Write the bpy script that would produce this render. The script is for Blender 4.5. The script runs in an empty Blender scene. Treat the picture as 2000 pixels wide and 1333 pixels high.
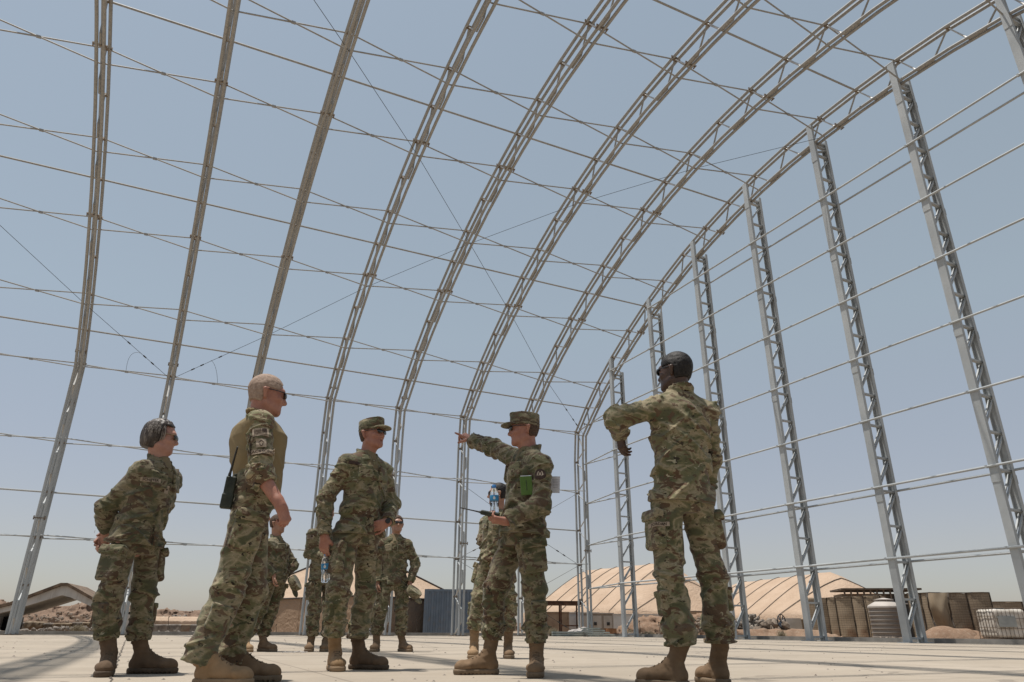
import bpy, math, random
import numpy as np
from mathutils import Vector, Matrix
from mathutils.bvhtree import BVHTree
random.seed(7)
C = bpy.data.collections.new("place"); bpy.context.scene.collection.children.link(C)
sc = bpy.context.scene
R = math.radians
# ------------------------------------------------------------------ camera
CAM_H = 0.275; F_PX = 1370.5; YAW = R(25.877); PIT = R(22.35); ROLL = R(0.38)
fw = Vector((math.sin(YAW)*math.cos(PIT), math.cos(YAW)*math.cos(PIT), math.sin(PIT)))
rt = Vector((math.cos(YAW), -math.sin(YAW), 0)); up = rt.cross(fw)
rt2 = math.cos(ROLL)*rt + math.sin(ROLL)*up; up2 = -math.sin(ROLL)*rt + math.cos(ROLL)*up
cam = bpy.data.objects.new("camera", bpy.data.cameras.new("camera")); C.objects.link(cam)
cam.matrix_world = Matrix(((rt2.x, up2.x, -fw.x, 0), (rt2.y, up2.y, -fw.y, 0), (rt2.z, up2.z, -fw.z, CAM_H), (0, 0, 0, 1)))
cam.data.sensor_width = 36; cam.data.lens = F_PX*36/2000; cam.data.clip_end = 3000; cam.data.clip_start = 0.05
sc.camera = cam
hf = Vector((math.sin(YAW), math.cos(YAW), 0))
def at(px, py, D):
    """survey: the place point seen at a photograph position, D metres ahead of the camera along the ground"""
    d = rt2*((px-1000)/F_PX) - up2*((py-666.5)/F_PX) + fw
    return Vector((0, 0, CAM_H)) + d*(D/d.dot(hf))
# ------------------------------------------------------------------ helpers
def tag(o, label=None, cat=None, group=None, kind=None):
    if label: o["label"] = label
    if cat: o["category"] = cat
    if group: o["group"] = group
    if kind: o["kind"] = kind
    return o
def empty(name, loc=(0, 0, 0), rz=0.0):
    o = bpy.data.objects.new(name, None); C.objects.link(o); o.location = loc; o.rotation_euler = (0, 0, rz)
    o.empty_display_size = .2; return o
class MB:
    def __init__(s): s.v = []; s.f = []; s.m = []; s.cur = 0
    def poly(s, pts, faces):
        n = len(s.v); s.v += [tuple(p) for p in pts]; s.f += [tuple(n+i for i in f) for f in faces]; s.m += [s.cur]*len(faces)
    def box(s, c, size, M=None):
        x, y, z = size[0]/2, size[1]/2, size[2]/2; c = Vector(c)
        P = [Vector(p) for p in ((-x,-y,-z),(x,-y,-z),(x,y,-z),(-x,y,-z),(-x,-y,z),(x,-y,z),(x,y,z),(-x,y,z))]
        if M is not None: P = [M @ p for p in P]
        s.poly([c+p for p in P], [(0,3,2,1),(4,5,6,7),(0,1,5,4),(1,2,6,5),(2,3,7,6),(3,0,4,7)])
    def beam(s, a, b, w, h, side=None):
        a = Vector(a); b = Vector(b); d = (b-a).normalized()
        sd = Vector(side) if side is not None else Vector((0, 0, 1))
        if abs(d.dot(sd.normalized())) > .98: sd = Vector((1, 0, 0))
        x = (sd - d*sd.dot(d)).normalized(); y = d.cross(x)
        P = []
        for p in (a, b):
            for i, j in ((-1,-1),(1,-1),(1,1),(-1,1)): P.append(p + x*(i*w/2) + y*(j*h/2))
        s.poly(P, [(0,3,2,1),(4,5,6,7),(0,1,5,4),(1,2,6,5),(2,3,7,6),(3,0,4,7)])
    def tube(s, pts, r, n=8, caps=True):
        pts = [Vector(p) for p in pts]; N = len(pts); rs = r if isinstance(r, (list, tuple)) else [r]*N
        ref = Vector((0, 0, 1)); d0 = (pts[1]-pts[0]).normalized()
        if abs(d0.dot(ref)) > .9: ref = Vector((1, 0, 0))
        V = []; x = None
        for i, p in enumerate(pts):
            d = (pts[min(i+1, N-1)]-pts[max(i-1, 0)]).normalized()
            if x is None: x = (ref-d*ref.dot(d)).normalized()
            else: x = (x-d*x.dot(d)).normalized()
            y = d.cross(x)
            for k in range(n):
                a = 2*math.pi*k/n; V.append(p+(x*math.cos(a)+y*math.sin(a))*rs[i])
        F = [(i*n+k, i*n+(k+1) % n, (i+1)*n+(k+1) % n, (i+1)*n+k) for i in range(N-1) for k in range(n)]
        if caps: F += [tuple(range(n-1, -1, -1)), tuple((N-1)*n+k for k in range(n))]
        s.poly(V, F)
    def lathe(s, prof, c=(0,0,0), n=32, M=None):
        V = []; c = Vector(c)
        for r, z in prof:
            for k in range(n):
                a = 2*math.pi*k/n; p = Vector((r*math.cos(a), r*math.sin(a), z))
                V.append(c+(M@p if M is not None else p))
        F = [(i*n+k, i*n+(k+1) % n, (i+1)*n+(k+1) % n, (i+1)*n+k) for i in range(len(prof)-1) for k in range(n)]
        F += [tuple(range(n-1, -1, -1)), tuple((len(prof)-1)*n+k for k in range(n))]
        s.poly(V, F)
    def prism(s, outline, off):
        """outline: loop of points; off: extrusion vector"""
        n = len(outline); off = Vector(off); P = [Vector(p) for p in outline]
        s.poly(P+[p+off for p in P], [tuple(range(n)), tuple(range(2*n-1, n-1, -1))]+[(i, n+i, n+(i+1) % n, (i+1) % n) for i in range(n)])
    def build(s, name, mats, parent=None, smooth=False, origin=None):
        me = bpy.data.meshes.new(name)
        if origin is not None: o_ = Vector(origin); s.v = [tuple(Vector(v)-o_) for v in s.v]
        me.from_pydata(s.v, [], s.f)
        for m in (mats if isinstance(mats, (list, tuple)) else [mats]): me.materials.append(m)
        if any(s.m): me.polygons.foreach_set("material_index", s.m)
        o = bpy.data.objects.new(name, me); C.objects.link(o)
        if smooth:
            me.polygons.foreach_set("use_smooth", [True]*len(me.polygons))
            try: me.set_sharp_from_angle(angle=R(40))
            except Exception: pass
        if origin is not None: o.location = origin
        if parent is not None: o.parent = parent
        me.update(); return o
# ------------------------------------------------------------------ materials
class Mat:
    def __init__(s, name, rough=.8, metal=0.0, spec=.3):
        s.m = bpy.data.materials.new(name); s.m.use_nodes = True; s.n = s.m.node_tree.nodes; s.l = s.m.node_tree.links
        s.b = s.n["Principled BSDF"]; s.b.inputs["Roughness"].default_value = rough; s.b.inputs["Metallic"].default_value = metal
        s.b.inputs["Specular IOR Level"].default_value = spec
        s.tc = s.n.new("ShaderNodeTexCoord")
    def coord(s, kind="Object", scale=(1,1,1), loc=(0,0,0)):
        m = s.n.new("ShaderNodeMapping"); s.l.new(s.tc.outputs[kind], m.inputs[0]); m.inputs["Scale"].default_value = scale; m.inputs["Location"].default_value = loc
        return m.outputs[0]
    def noise(s, vec, scale, detail=3, rough=.55, dist=0.0, w=None):
        t = s.n.new("ShaderNodeTexNoise"); s.l.new(vec, t.inputs["Vector"]); t.inputs["Scale"].default_value = scale
        t.inputs["Detail"].default_value = detail; t.inputs["Roughness"].default_value = rough; t.inputs["Distortion"].default_value = dist
        if w is not None: t.noise_dimensions = '4D'; s.l.new(w, t.inputs["W"])
        return t.outputs[0]
    def ramp(s, fac, stops, interp="LINEAR"):
        r = s.n.new("ShaderNodeValToRGB"); r.color_ramp.interpolation = interp; e = r.color_ramp.elements
        while len(e) < len(stops): e.new(.5)
        for i, (p, c) in enumerate(stops):
            e[i].position = p; e[i].color = (c, c, c, 1) if isinstance(c, (int, float)) else (*c, 1)
        s.l.new(fac, r.inputs[0]); return r.outputs[0]
    def mix(s, fac, a, b, mode="MIX"):
        m = s.n.new("ShaderNodeMix"); m.data_type = 'RGBA'; m.blend_type = mode
        for sock, v in ((m.inputs[0], fac), (m.inputs[6], a), (m.inputs[7], b)):
            if isinstance(v, (int, float)): sock.default_value = v
            elif isinstance(v, tuple): sock.default_value = (*v, 1)
            else: s.l.new(v, sock)
        return m.outputs[2]
    def math(s, op, a, b=0.0):
        m = s.n.new("ShaderNodeMath"); m.operation = op
        for sock, v in ((m.inputs[0], a), (m.inputs[1], b)):
            if isinstance(v, (int, float)): sock.default_value = v
            else: s.l.new(v, sock)
        return m.outputs[0]
    def sep(s, vec):
        x = s.n.new("ShaderNodeSeparateXYZ"); s.l.new(vec, x.inputs[0]); return x.outputs
    def col(s, c):
        if isinstance(c, tuple): s.b.inputs["Base Color"].default_value = (*c, 1)
        else: s.l.new(c, s.b.inputs["Base Color"])
        return s
    def bump(s, h, strength=.3, dist=.01):
        b = s.n.new("ShaderNodeBump"); b.inputs["Strength"].default_value = strength; b.inputs["Distance"].default_value = dist
        s.l.new(h, b.inputs["Height"]); s.l.new(b.outputs[0], s.b.inputs["Normal"]); return s
def speck(name, c1, c2, scale=4, rough=.8, metal=0, bump=.2, bd=.01, spec=.3, detail=5, st=(1,1,1), lo=.35, hi=.65, bscale=None):
    M = Mat(name, rough, metal, spec); v = M.coord("Object", st); n = M.noise(v, scale, detail)
    M.col(M.ramp(n, [(lo, c1), (hi, c2)]))
    if bump: M.bump(M.noise(v, bscale or scale*6, 4), bump, bd)
    return M.m
m_rubber = speck("dark_rubber", (.015,.015,.015), (.04,.037,.033), 20, .6)
m_black = speck("black_plastic", (.008,.008,.009), (.018,.018,.018), 30, .45, spec=.5)
m_lens = Mat("dark_lens", .08, 0, .8).col((.006,.006,.007)).m
m_white = speck("white_paint", (.55,.55,.53), (.7,.7,.68), 1.5)
# ------------------------------------------------------------------ field modelling (bodies and clothes grown as one surface)
_rng = np.random.RandomState(3); _LAT = _rng.rand(32, 32, 32).astype(np.float32)
def vnoise(x, y, z):
    xi = np.floor(x); yi = np.floor(y); zi = np.floor(z); fx = x-xi; fy = y-yi; fz = z-zi
    fx = fx*fx*(3-2*fx); fy = fy*fy*(3-2*fy); fz = fz*fz*(3-2*fz)
    X = xi.astype(np.int32) & 31; Y = yi.astype(np.int32) & 31; Z = zi.astype(np.int32) & 31
    X1 = (X+1) & 31; Y1 = (Y+1) & 31; Z1 = (Z+1) & 31; L = _LAT
    a = L[X,Y,Z]*(1-fx)+L[X1,Y,Z]*fx; b = L[X,Y1,Z]*(1-fx)+L[X1,Y1,Z]*fx
    c = L[X,Y,Z1]*(1-fx)+L[X1,Y,Z1]*fx; d = L[X,Y1,Z1]*(1-fx)+L[X1,Y1,Z1]*fx
    return (a*(1-fy)+b*fy)*(1-fz)+(c*(1-fy)+d*fy)*fz
V3 = lambda *a: np.array(a, dtype=np.float64)
def unit(v): v = np.asarray(v, float); return v/max(1e-9, np.linalg.norm(v))
class Vol:
    def __init__(s, lo, hi, h):
        s.h = h; s.lo = np.array(lo, float); s.n = np.ceil((np.array(hi)-s.lo)/h).astype(int)+2
        s.D = np.full(s.n, 1.0, np.float32)
        s.ax = [(s.lo[i]+h*np.arange(s.n[i])).astype(np.float32) for i in range(3)]
    def _win(s, lo, hi):
        a = np.clip(np.floor((np.array(lo)-s.lo)/s.h).astype(int), 0, s.n-1); b = np.clip(np.ceil((np.array(hi)-s.lo)/s.h).astype(int)+1, 1, s.n)
        b = np.maximum(b, a+1)
        return tuple(slice(a[i], b[i]) for i in range(3)), (s.ax[0][a[0]:b[0], None, None], s.ax[1][None, a[1]:b[1], None], s.ax[2][None, None, a[2]:b[2]])
    def add(s, fn, lo, hi, k=.01, op="u"):
        m = k+3*s.h+.012; lo = np.array(lo)-m; hi = np.array(hi)+m
        w, (x, y, z) = s._win(lo, hi); d = fn(x, y, z).astype(np.float32); a = s.D[w]
        if op == "u":
            q = np.maximum(k-np.abs(a-d), 0)/k if k > 0 else 0; s.D[w] = np.minimum(a, d)-q*q*k/4
        elif op == "s":
            d = -d; q = np.maximum(k-np.abs(a-d), 0)/k if k > 0 else 0; s.D[w] = np.maximum(a, d)+q*q*k/4
    def cone(s, a, b, ra, rb, k=.01, sq=None, op="u", fold=0.0, fa=16, fr=5, seed=0.0, flat=False):
        a = np.array(a, float); b = np.array(b, float); ba = b-a; L2 = float(ba@ba)+1e-9; L = L2**.5; u = ba/L
        def fn(x, y, z):
            px, py, pz = x-a[0], y-a[1], z-a[2]; t0 = (px*ba[0]+py*ba[1]+pz*ba[2])/L2; t = np.clip(t0, 0, 1)
            vx, vy, vz = px-ba[0]*t, py-ba[1]*t, pz-ba[2]*t; r = ra+(rb-ra)*t
            if sq is not None:
                e, q = sq; c = (vx*e[0]+vy*e[1]+vz*e[2])*(1/q-1); vx, vy, vz = vx+c*e[0], vy+c*e[1], vz+c*e[2]
            d = np.sqrt(vx*vx+vy*vy+vz*vz)-r
            if sq is not None: d = d*min(1, .5+.5*sq[1])
            if fold:
                al = t0*L
                s1 = unit(np.cross(u, V3(.3, .9, .25)))
                def n(fa_, fr_, sd, sk):
                    g = fa_-fr_; w_ = unit(u+s1*sk); a2 = px*w_[0]+py*w_[1]+pz*w_[2]; return vnoise(px*fr_+w_[0]*a2*g+sd+40, py*fr_+w_[1]*a2*g+sd*1.7+40, pz*fr_+w_[2]*a2*g+sd*.6+40)
                n1 = n(fa, fr, seed, .5); n2 = n(fa*1.3, fr*1.1, seed+7, -.6); n3 = n(fa*2.3, fr*2.6, seed+3, .2)
                c1 = np.maximum(0, 1-np.abs(2*n1-1)*3.2); c2 = np.maximum(0, 1-np.abs(2*n2-1)*3.2)
                rid = c1*c1*(3-2*c1)*.85+c2*c2*(3-2*c2)*.65-.45+(1-np.abs(2*n3-1)*2)*.16
                d = d-fold*rid*(.55+.9*(2*t-1)**2)
            if flat: d = np.maximum(d, np.maximum(t0-1, -t0)*L)
            return d
        R_ = max(ra, rb)*(max(1, sq[1]) if sq else 1)+fold*1.5
        s.add(fn, np.minimum(a, b)-R_, np.maximum(a, b)+R_, k, op)
    def ell(s, c, r, A=None, k=.01, op="u"):
        c = np.array(c, float); r = np.array(r, float); A = np.eye(3) if A is None else np.array(A)
        def fn(x, y, z):
            p = (x-c[0], y-c[1], z-c[2]); k0 = 0; k1 = 0
            for i in range(3):
                q = p[0]*A[i][0]+p[1]*A[i][1]+p[2]*A[i][2]; k0 = k0+(q/r[i])**2; k1 = k1+(q/r[i]**2)**2
            k0 = np.sqrt(k0); return k0*(k0-1)/np.sqrt(k1+1e-9)
        m = r.max(); s.add(fn, c-m, c+m, k, op)
    def box(s, c, r, A, rad=.008, k=.008, op="u"):
        c = np.array(c, float)
        def fn(x, y, z):
            p = (x-c[0], y-c[1], z-c[2]); o = 0; mx = None
            for i in range(3):
                q = np.abs(p[0]*A[i][0]+p[1]*A[i][1]+p[2]*A[i][2])-(r[i]-rad); o = o+np.maximum(q, 0)**2; mx = q if mx is None else np.maximum(mx, q)
            return np.sqrt(o)+np.minimum(mx, 0)-rad
        m = float(np.linalg.norm(r)); s.add(fn, c-m, c+m, k, op)
    def half(s, p, n, lo, hi):
        """cut away the side the normal n points to, inside a window"""
        n = unit(n); p = np.array(p, float)
        w, (x, y, z) = s._win(lo, hi); s.D[w] = np.maximum(s.D[w], ((x-p[0])*n[0]+(y-p[1])*n[1]+(z-p[2])*n[2]).astype(np.float32))
    def rough(s, amp, f, seed=0, st=(1,1,1)):
        i = np.where(np.abs(s.D) < 3*s.h+amp*2)
        x, y, z = s.ax[0][i[0]]*f*st[0]+seed+50, s.ax[1][i[1]]*f*st[1]+50, s.ax[2][i[2]]*f*st[2]+50
        n = vnoise(x, y, z)*.65+vnoise(x*2.1, y*2.1, z*2.1)*.35; s.D[i] -= (amp*(1-np.abs(2*n-1)*2)).astype(np.float32)
    def mesh(s):
        D = s.D; S = D < 0
        c = S[:-1,:-1,:-1].astype(np.int8)
        for dx, dy, dz in ((1,0,0),(0,1,0),(1,1,0),(0,0,1),(1,0,1),(0,1,1),(1,1,1)):
            c = c+S[dx:D.shape[0]-1+dx, dy:D.shape[1]-1+dy, dz:D.shape[2]-1+dz]
        act = (c > 0) & (c < 8); I = np.argwhere(act); idx = np.full(act.shape, -1, np.int64); idx[act] = np.arange(len(I))
        corner = [(0,0,0),(1,0,0),(0,1,0),(1,1,0),(0,0,1),(1,0,1),(0,1,1),(1,1,1)]
        val = [D[I[:,0]+a, I[:,1]+b, I[:,2]+g] for a, b, g in corner]
        acc = np.zeros((len(I), 3)); cnt = np.zeros(len(I))
        for i in range(8):
            for j in range(i+1, 8):
                df = [corner[j][q]-corner[i][q] for q in range(3)]
                if sum(map(abs, df)) != 1: continue
                m = (val[i] < 0) != (val[j] < 0); t = np.where(m, val[i]/np.where(m, val[i]-val[j], 1), 0)
                for q in range(3): acc[:, q] += np.where(m, corner[i][q]+df[q]*t, 0)
                cnt += m
        P = s.lo+(I+acc/cnt[:, None])*s.h; Q = []
        for ax in range(3):
            sl0 = [slice(1, -1)]*3; sl1 = [slice(1, -1)]*3
            sl0[ax] = slice(0, -1); sl1[ax] = slice(1, None)
            a = S[tuple(sl0)]; b = S[tuple(sl1)]; e = np.argwhere(a != b)
            if not len(e): continue
            sg = a[tuple(e.T)]; e = e+1; e[:, ax] -= 1
            o1, o2 = [(1, 2), (2, 0), (0, 1)][ax]
            def cell(d1, d2):
                q = e.copy(); q[:, o1] -= d1; q[:, o2] -= d2; return idx[tuple(q.T)]
            q = np.stack([cell(1,1), cell(0,1), cell(0,0), cell(1,0)], 1); q[~sg] = q[~sg][:, ::-1]; Q.append(q)
        Q = np.concatenate(Q); Q = Q[(Q >= 0).all(1)]
        return P, Q
    def build(s, name, mats, parent=None, loc=None, rz=0.0):
        P, Q = s.mesh(); return np_mesh(name, P, Q, mats, parent, loc, rz)
def np_mesh(name, P, Q, mats, parent=None, loc=None, rz=0.0):
    me = bpy.data.meshes.new(name); me.vertices.add(len(P)); me.vertices.foreach_set("co", np.asarray(P, np.float32).ravel())
    me.loops.add(len(Q)*4); me.loops.foreach_set("vertex_index", Q.astype(np.int32).ravel())
    me.polygons.add(len(Q)); me.polygons.foreach_set("loop_start", np.arange(0, len(Q)*4, 4, dtype=np.int32))
    me.polygons.foreach_set("use_smooth", np.ones(len(Q), bool)); me.update(calc_edges=True); me.validate()
    for m in (mats if isinstance(mats, (list, tuple)) else [mats]): me.materials.append(m)
    o = bpy.data.objects.new(name, me); C.objects.link(o)
    if loc is not None: o.location = loc
    o.rotation_euler = (0, 0, rz)
    if parent is not None: o.parent = parent
    return o
# ------------------------------------------------------------------ sky, sun
SD = Vector((-.192, .11, 1)).normalized(); SUN_EL = math.asin(SD.z)
w = bpy.data.worlds.new("World"); sc.world = w; w.use_nodes = True; nt = w.node_tree
sky = nt.nodes.new("ShaderNodeTexSky"); sky.sky_type = 'NISHITA'; sky.sun_disc = False; sky.sun_elevation = SUN_EL
sky.sun_rotation = math.atan2(SD.x, SD.y); sky.altitude = 0; sky.air_density = 1.0; sky.dust_density = 1.0; sky.ozone_density = 1.0
bg = nt.nodes["Background"]; hz = nt.nodes.new("ShaderNodeMix"); hz.data_type = 'RGBA'; hz.blend_type = 'ADD'; hz.inputs[0].default_value = 1
hz.clamp_result = False; nt.links.new(sky.outputs[0], hz.inputs[6]); 
tcw = nt.nodes.new("ShaderNodeTexCoord"); sz = nt.nodes.new("ShaderNodeSeparateXYZ"); nt.links.new(tcw.outputs["Generated"], sz.inputs[0])
hr = nt.nodes.new("ShaderNodeValToRGB"); nt.links.new(sz.outputs[2], hr.inputs[0]); he = hr.color_ramp.elements; he.new(.12); he.new(.45)   # dust haze of the sky by height
for e_, (p_, c_) in zip(he, ((0, (.135,.115,.135)), (.10, (.195,.147,.128)), (.38, (.228,.242,.205)), (.9, (.21,.244,.24)))): e_.position = p_; e_.color = (*[x/.28 for x in c_], 1)
hm = nt.nodes.new("ShaderNodeMix"); hm.data_type = 'RGBA'; hm.blend_type = 'MULTIPLY'; hm.inputs[0].default_value = 1; hm.clamp_result = False; nt.links.new(hr.outputs[0], hm.inputs[6]); hm.inputs[7].default_value = (4, 4, 4, 1); nt.links.new(hm.outputs[2], hz.inputs[7]); nt.links.new(hz.outputs[2], bg.inputs[0])
bg.inputs[1].default_value = .07
sun = bpy.data.objects.new("sun", bpy.data.lights.new("sun", 'SUN')); C.objects.link(sun)
sun.data.energy = 5.0; sun.data.angle = R(.55); sun.data.color = (1, .95, .88); sun.rotation_euler = SD.to_track_quat('Z', 'Y').to_euler()
sc.view_settings.view_transform = 'Standard'; sc.view_settings.look = 'None'; sc.view_settings.gamma = 1; sc.view_settings.exposure = 0
# ------------------------------------------------------------------ steel frame
PROF = {0:(31.0,9.913),1:(29.906,10.975),2:(28.685,11.992),3:(27.312,12.93),4:(25.87,13.79),5:(24.45,14.54),6:(22.977,15.21),7:(21.45,15.82),8:(19.88,16.32),9:(18.36,16.73),10:(16.80,17.06),11:(15.18,17.29),12:(13.53,17.42),13:(11.95,17.46)}
YC = 11.95
for k in range(14, 27): y, z = PROF[26-k]; PROF[k] = (2*YC-y, z)
WALL = 31.154; BAY = 3.2636; LAST = 18.893; DEP = .8
LEG = {-5:0.0, -4:1.62, -3:3.231, -2:4.89, -1:6.75, -.5:8.35}
def arch_nodes():
    L = [(WALL, LEG[k]) for k in (-5,-4,-3,-2,-1,-.5)]+[PROF[k] for k in range(0, 27)]
    L += [(2*YC-WALL, LEG[k]) for k in (-.5,-1,-2,-3,-4,-5)]
    return [Vector((0, y, z)) for y, z in L]
AN = arch_nodes(); IDX = {k: i for i, k in enumerate([-5,-4,-3,-2,-1,-.5]+list(range(27)))}
def nrm(i):
    a = AN[max(i-1, 0)]; b = AN[min(i+1, len(AN)-1)]; t = (b-a).normalized()
    n = Vector((0, t.z, -t.y))
    n = Vector((0, -t.z, t.y)) if n.dot(Vector((0, YC, 6))-AN[i]) < 0 else n
    return t, n
INN = [AN[i]+nrm(i)[1]*DEP for i in range(len(AN))]
def steel(name, roofbrown=True):
    M = Mat(name, .6, .1, .4); v = M.coord("Object"); n = M.noise(v, .7, 6, .6); n2 = M.noise(v, 14, 4)
    grey = M.ramp(n, [(.3, (.30,.32,.33)), (.7, (.45,.47,.475))])
    brown = M.ramp(n2, [(.3, (.16,.142,.122)), (.7, (.32,.295,.26))])
    if roofbrown:
        z = M.sep(M.tc.outputs["Object"])[2]; f = M.math('MULTIPLY_ADD', n, .9); f2 = M.math('ADD', M.math('MULTIPLY', z, .5), M.math('MULTIPLY', n, 1.4))
        fac = M.ramp(M.math('MULTIPLY', f2, .1), [(.40, .12), (.58, .62)])
        M.col(M.mix(fac, grey, brown))
    else:
        fac = M.ramp(n2, [(.55, 0.0), (.8, .35)]); M.col(M.mix(fac, grey, brown))
    M.bump(n2, .15, .004); return M.m
m_steel = steel("galvanised_tube"); m_post = steel("galvanised_channel", False)
m_gusset = speck("rust_stained_bracket", (.10,.075,.055), (.25,.2,.155), 12, .7, .2)
m_web = speck("pale_tube_sunlit_web", (.40,.395,.38), (.52,.51,.49), 3, .5, .2)  # paler than the frame: sun on the upward web bars put into the colour
m_cable = speck("steel_cable", (.03,.03,.03), (.09,.085,.08), 20, .5, .4)
hangar = empty("hangar_frame", (LAST-3.5*BAY, YC, 0))
tag(hangar, "bare galvanised steel hangar skeleton of arched trusses and end posts overhead", "hangar")
H0 = hangar.location.copy()
def hb(mb, name, mat, parent=None, smooth=True):
    if parent is None: parent = hangar; mb.v = [tuple(Vector(v)-H0) for v in mb.v]
    else: mb.v = [tuple(Vector(v)-H0) for v in mb.v]
    return mb.build(name, mat, parent, smooth)
def P_out(j, k): return AN[IDX[k]]+Vector((LAST-(8-j)*BAY, 0, 0))
def P_in(j, k): return INN[IDX[k]]+Vector((LAST-(8-j)*BAY, 0, 0))
def make_arch():
    off = Vector((LAST, 0, 0)); mb = MB()
    for dx in (-.095, .095):
        for line in (AN, INN): mb.tube([p+off+Vector((dx, 0, 0)) for p in line], .052, 10)
    a = hb(mb, "arch_truss", m_steel)
    gs = MB(); path = []; clamps = []
    for i in range(len(AN)):
        t, n = nrm(i); o = AN[i]+off; q = INN[i]+off
        for sg in (-1, 1):
            pass
        if i > 0: path.append(q-t*.55)
        path.append(o)
        if i < len(AN)-1: path.append(q+t*.55)
        for p in (o,): gs.box(p, (.20, .08, .10), Matrix.Rotation(math.atan2(t.z, t.y), 3, 'X'))
        if i % 4 == 2:
            c = q+t*.62; g0_ = gs; gs = MB()
            gs.box(c, (.36, .035, .10), Matrix.Rotation(math.atan2(t.z, t.y), 3, 'X'))
            for dx in (-.17, .17): gs.tube([c+Vector((dx, 0, 0))-t*.07+n*.06, c+Vector((dx, 0, 0))+t*.07+n*.06], .022, 6)
            clamps.append(gs); gs = g0_
            gs.box(o+t*.05, (.34, .035, .10), Matrix.Rotation(math.atan2(t.z, t.y), 3, 'X'))
    for y in (WALL, WALL-DEP, 2*YC-WALL, 2*YC-WALL+DEP): gs.box((LAST, y, .015), (.5, .3, .03))
    wb = MB(); wb.tube(path, .032, 8); acc = 0
    for s_ in range(len(path)-1):
        if s_ % 3 == 0:  # bars that catch the sun get the paler tone
            for f_ in range(8): wb.m[s_*8+f_] = 1
    hb(wb, "web_lacing", [m_steel, m_web], a); tag(hb(gs, "gusset_plates", m_gusset, a), kind="stuff")
    for g_ in clamps: hb(g_, "splice_clamp", m_gusset, a)
    return a
arch8 = make_arch(); arch8["label"] = "end arch truss at the end wall of posts"
for j in range(0, 8):
    c = arch8.copy(); C.objects.link(c); c.parent = hangar; c.location = Vector((-(8-j)*BAY, 0, 0)); c["label"] = ("arch truss at the left edge of the frame" if j < 2 else "arch truss of the bare hangar frame")
    for ch in arch8.children:
        d = ch.copy(); C.objects.link(d); d.parent = c
del arch8["label"]
for o in hangar.children:
    if "label" in o: del o["label"]
for k in (-2, 1, 5, 9, 13, 17, 21):
    mb = MB(); mb.tube([P_out(0, k)-Vector((1.2, 0, 0))]+[P_out(8, k)], .034, 8); hb(mb, "purlin", m_steel)
for k in (-3, -1, 0, 2, 4, 6, 8, 10, 12, 14, 16, 18):
    for j in range(0, 8):
        mb = MB()
        mb.tube([P_out(j, k)+Vector((.05, 0, 0)), P_in(j+1, k)], .024, 8); mb.tube([P_in(j, k)+Vector((0, .05, .05)), P_out(j+1, k)+Vector((0, .05, .05))], .024, 8)
        m = (P_out(j, k)+P_in(j+1, k)+P_in(j, k)+P_out(j+1, k))/4; mb.box(m, (.12, .06, .07))
        hb(mb, "cross_brace", m_steel)
# cables following the roof, and wall bracing cables
def cable(pts, r=.009, turn=True):
    mb = MB(); mb.tube(pts, r, 6)
    if turn:
        a, b = Vector(pts[-1]), Vector(pts[-2]); d = (b-a).normalized()
        for s_ in (.9, 1.3, 2.1): mb.tube([a+d*s_, a+d*(s_+.14)], .028, 6)
    hb(mb, "bracing_cable", m_cable)
cable([P_in(8-i, 2*i) for i in (6, 5, 4, 3, 2, 1, 0)])
cable([P_in(2+i, 2*i) for i in (6, 5, 4, 3, 2, 1, 0)])
cable([P_in(0, 4), P_in(1, 2), P_in(2, 0)])
cable([P_out(6, -1), P_out(7, -2), P_out(8, -3)]); cable([P_out(8, -1), P_out(7, -2), P_out(6, -3)])
cable([P_out(6, -3), P_out(7, -4), P_out(8, -5)]); cable([P_out(8, -3), P_out(7, -4), P_out(6, -5)])
def loop(px0, py0, px1, py1, D, px2, py2):
    a, b, c = at(px0, py0, D), at(px1, py1, D), at(px2, py2, D); mb = MB()
    mb.tube([a*((1-t)**2)+b*(2*t*(1-t))+c*t*t for t in [i/10 for i in range(11)]], .007, 5); hb(mb, "loose_cable_end", m_cable)
loop(274, 690, 250, 682, 29, 246, 726); loop(412, 704, 424, 712, 29, 425, 750)
# end wall: posts and girts
XP = LAST-.165; XR = XP+.70; YA = 27.372; SP = 3.3624
def roofz(Y, inner=False):
    L = INN if inner else AN
    for i in range(5, len(L)-6):
        a, b = L[i], L[i+1]
        if a.y >= Y >= b.y: return a.z+(b.z-a.z)*(a.y-Y)/(a.y-b.y)
    return 15
def make_post(Y, first=False):
    z1 = roofz(Y)-.05; z2 = roofz(Y, True)+.28; mb = MB()
    for X, z in ((XP, z1), (XR, z2)):     # each chord an open channel: web plate and two lips
        sx = 1 if X == XP else -1
        mb.beam((X, Y, 0), (X, Y, z), .018, .21, (1, 0, 0))
        for dy in (-.1, .1): mb.beam((X+sx*.05, Y+dy, 0), (X+sx*.05, Y+dy, z), .10, .012, (1, 0, 0))
        mb.box((X, Y, .012), (.3, .36, .024))
        for zz in np.arange(3.9, z-1, 4.0): mb.box((X-sx*.014, Y, zz), (.012, .225, .22))
    p = hb(mb, "end_post", m_post, smooth=False)
    wb = MB(); zs = list(np.arange(.12, min(z1, z2)-.6, 1.0))+[min(z1, z2)-.35, min(z1, z2)-.18]
    for i, zz in enumerate(zs):
        wb.beam((XP, Y, zz), (XR, Y, zz), .055, .10, (0, 0, 1))
        if i < len(zs)-2:
            for dy in (-.045, .045): wb.beam((XP+.02, Y+dy, zz+.06), (XR-.02, Y+dy, zs[i+1]-.06), .045, .035, (0, 1, 0))
    hb(wb, "post_lacing", m_post, p, smooth=False)
    return p
for i in range(8): make_post(YA-i*SP)
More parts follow.
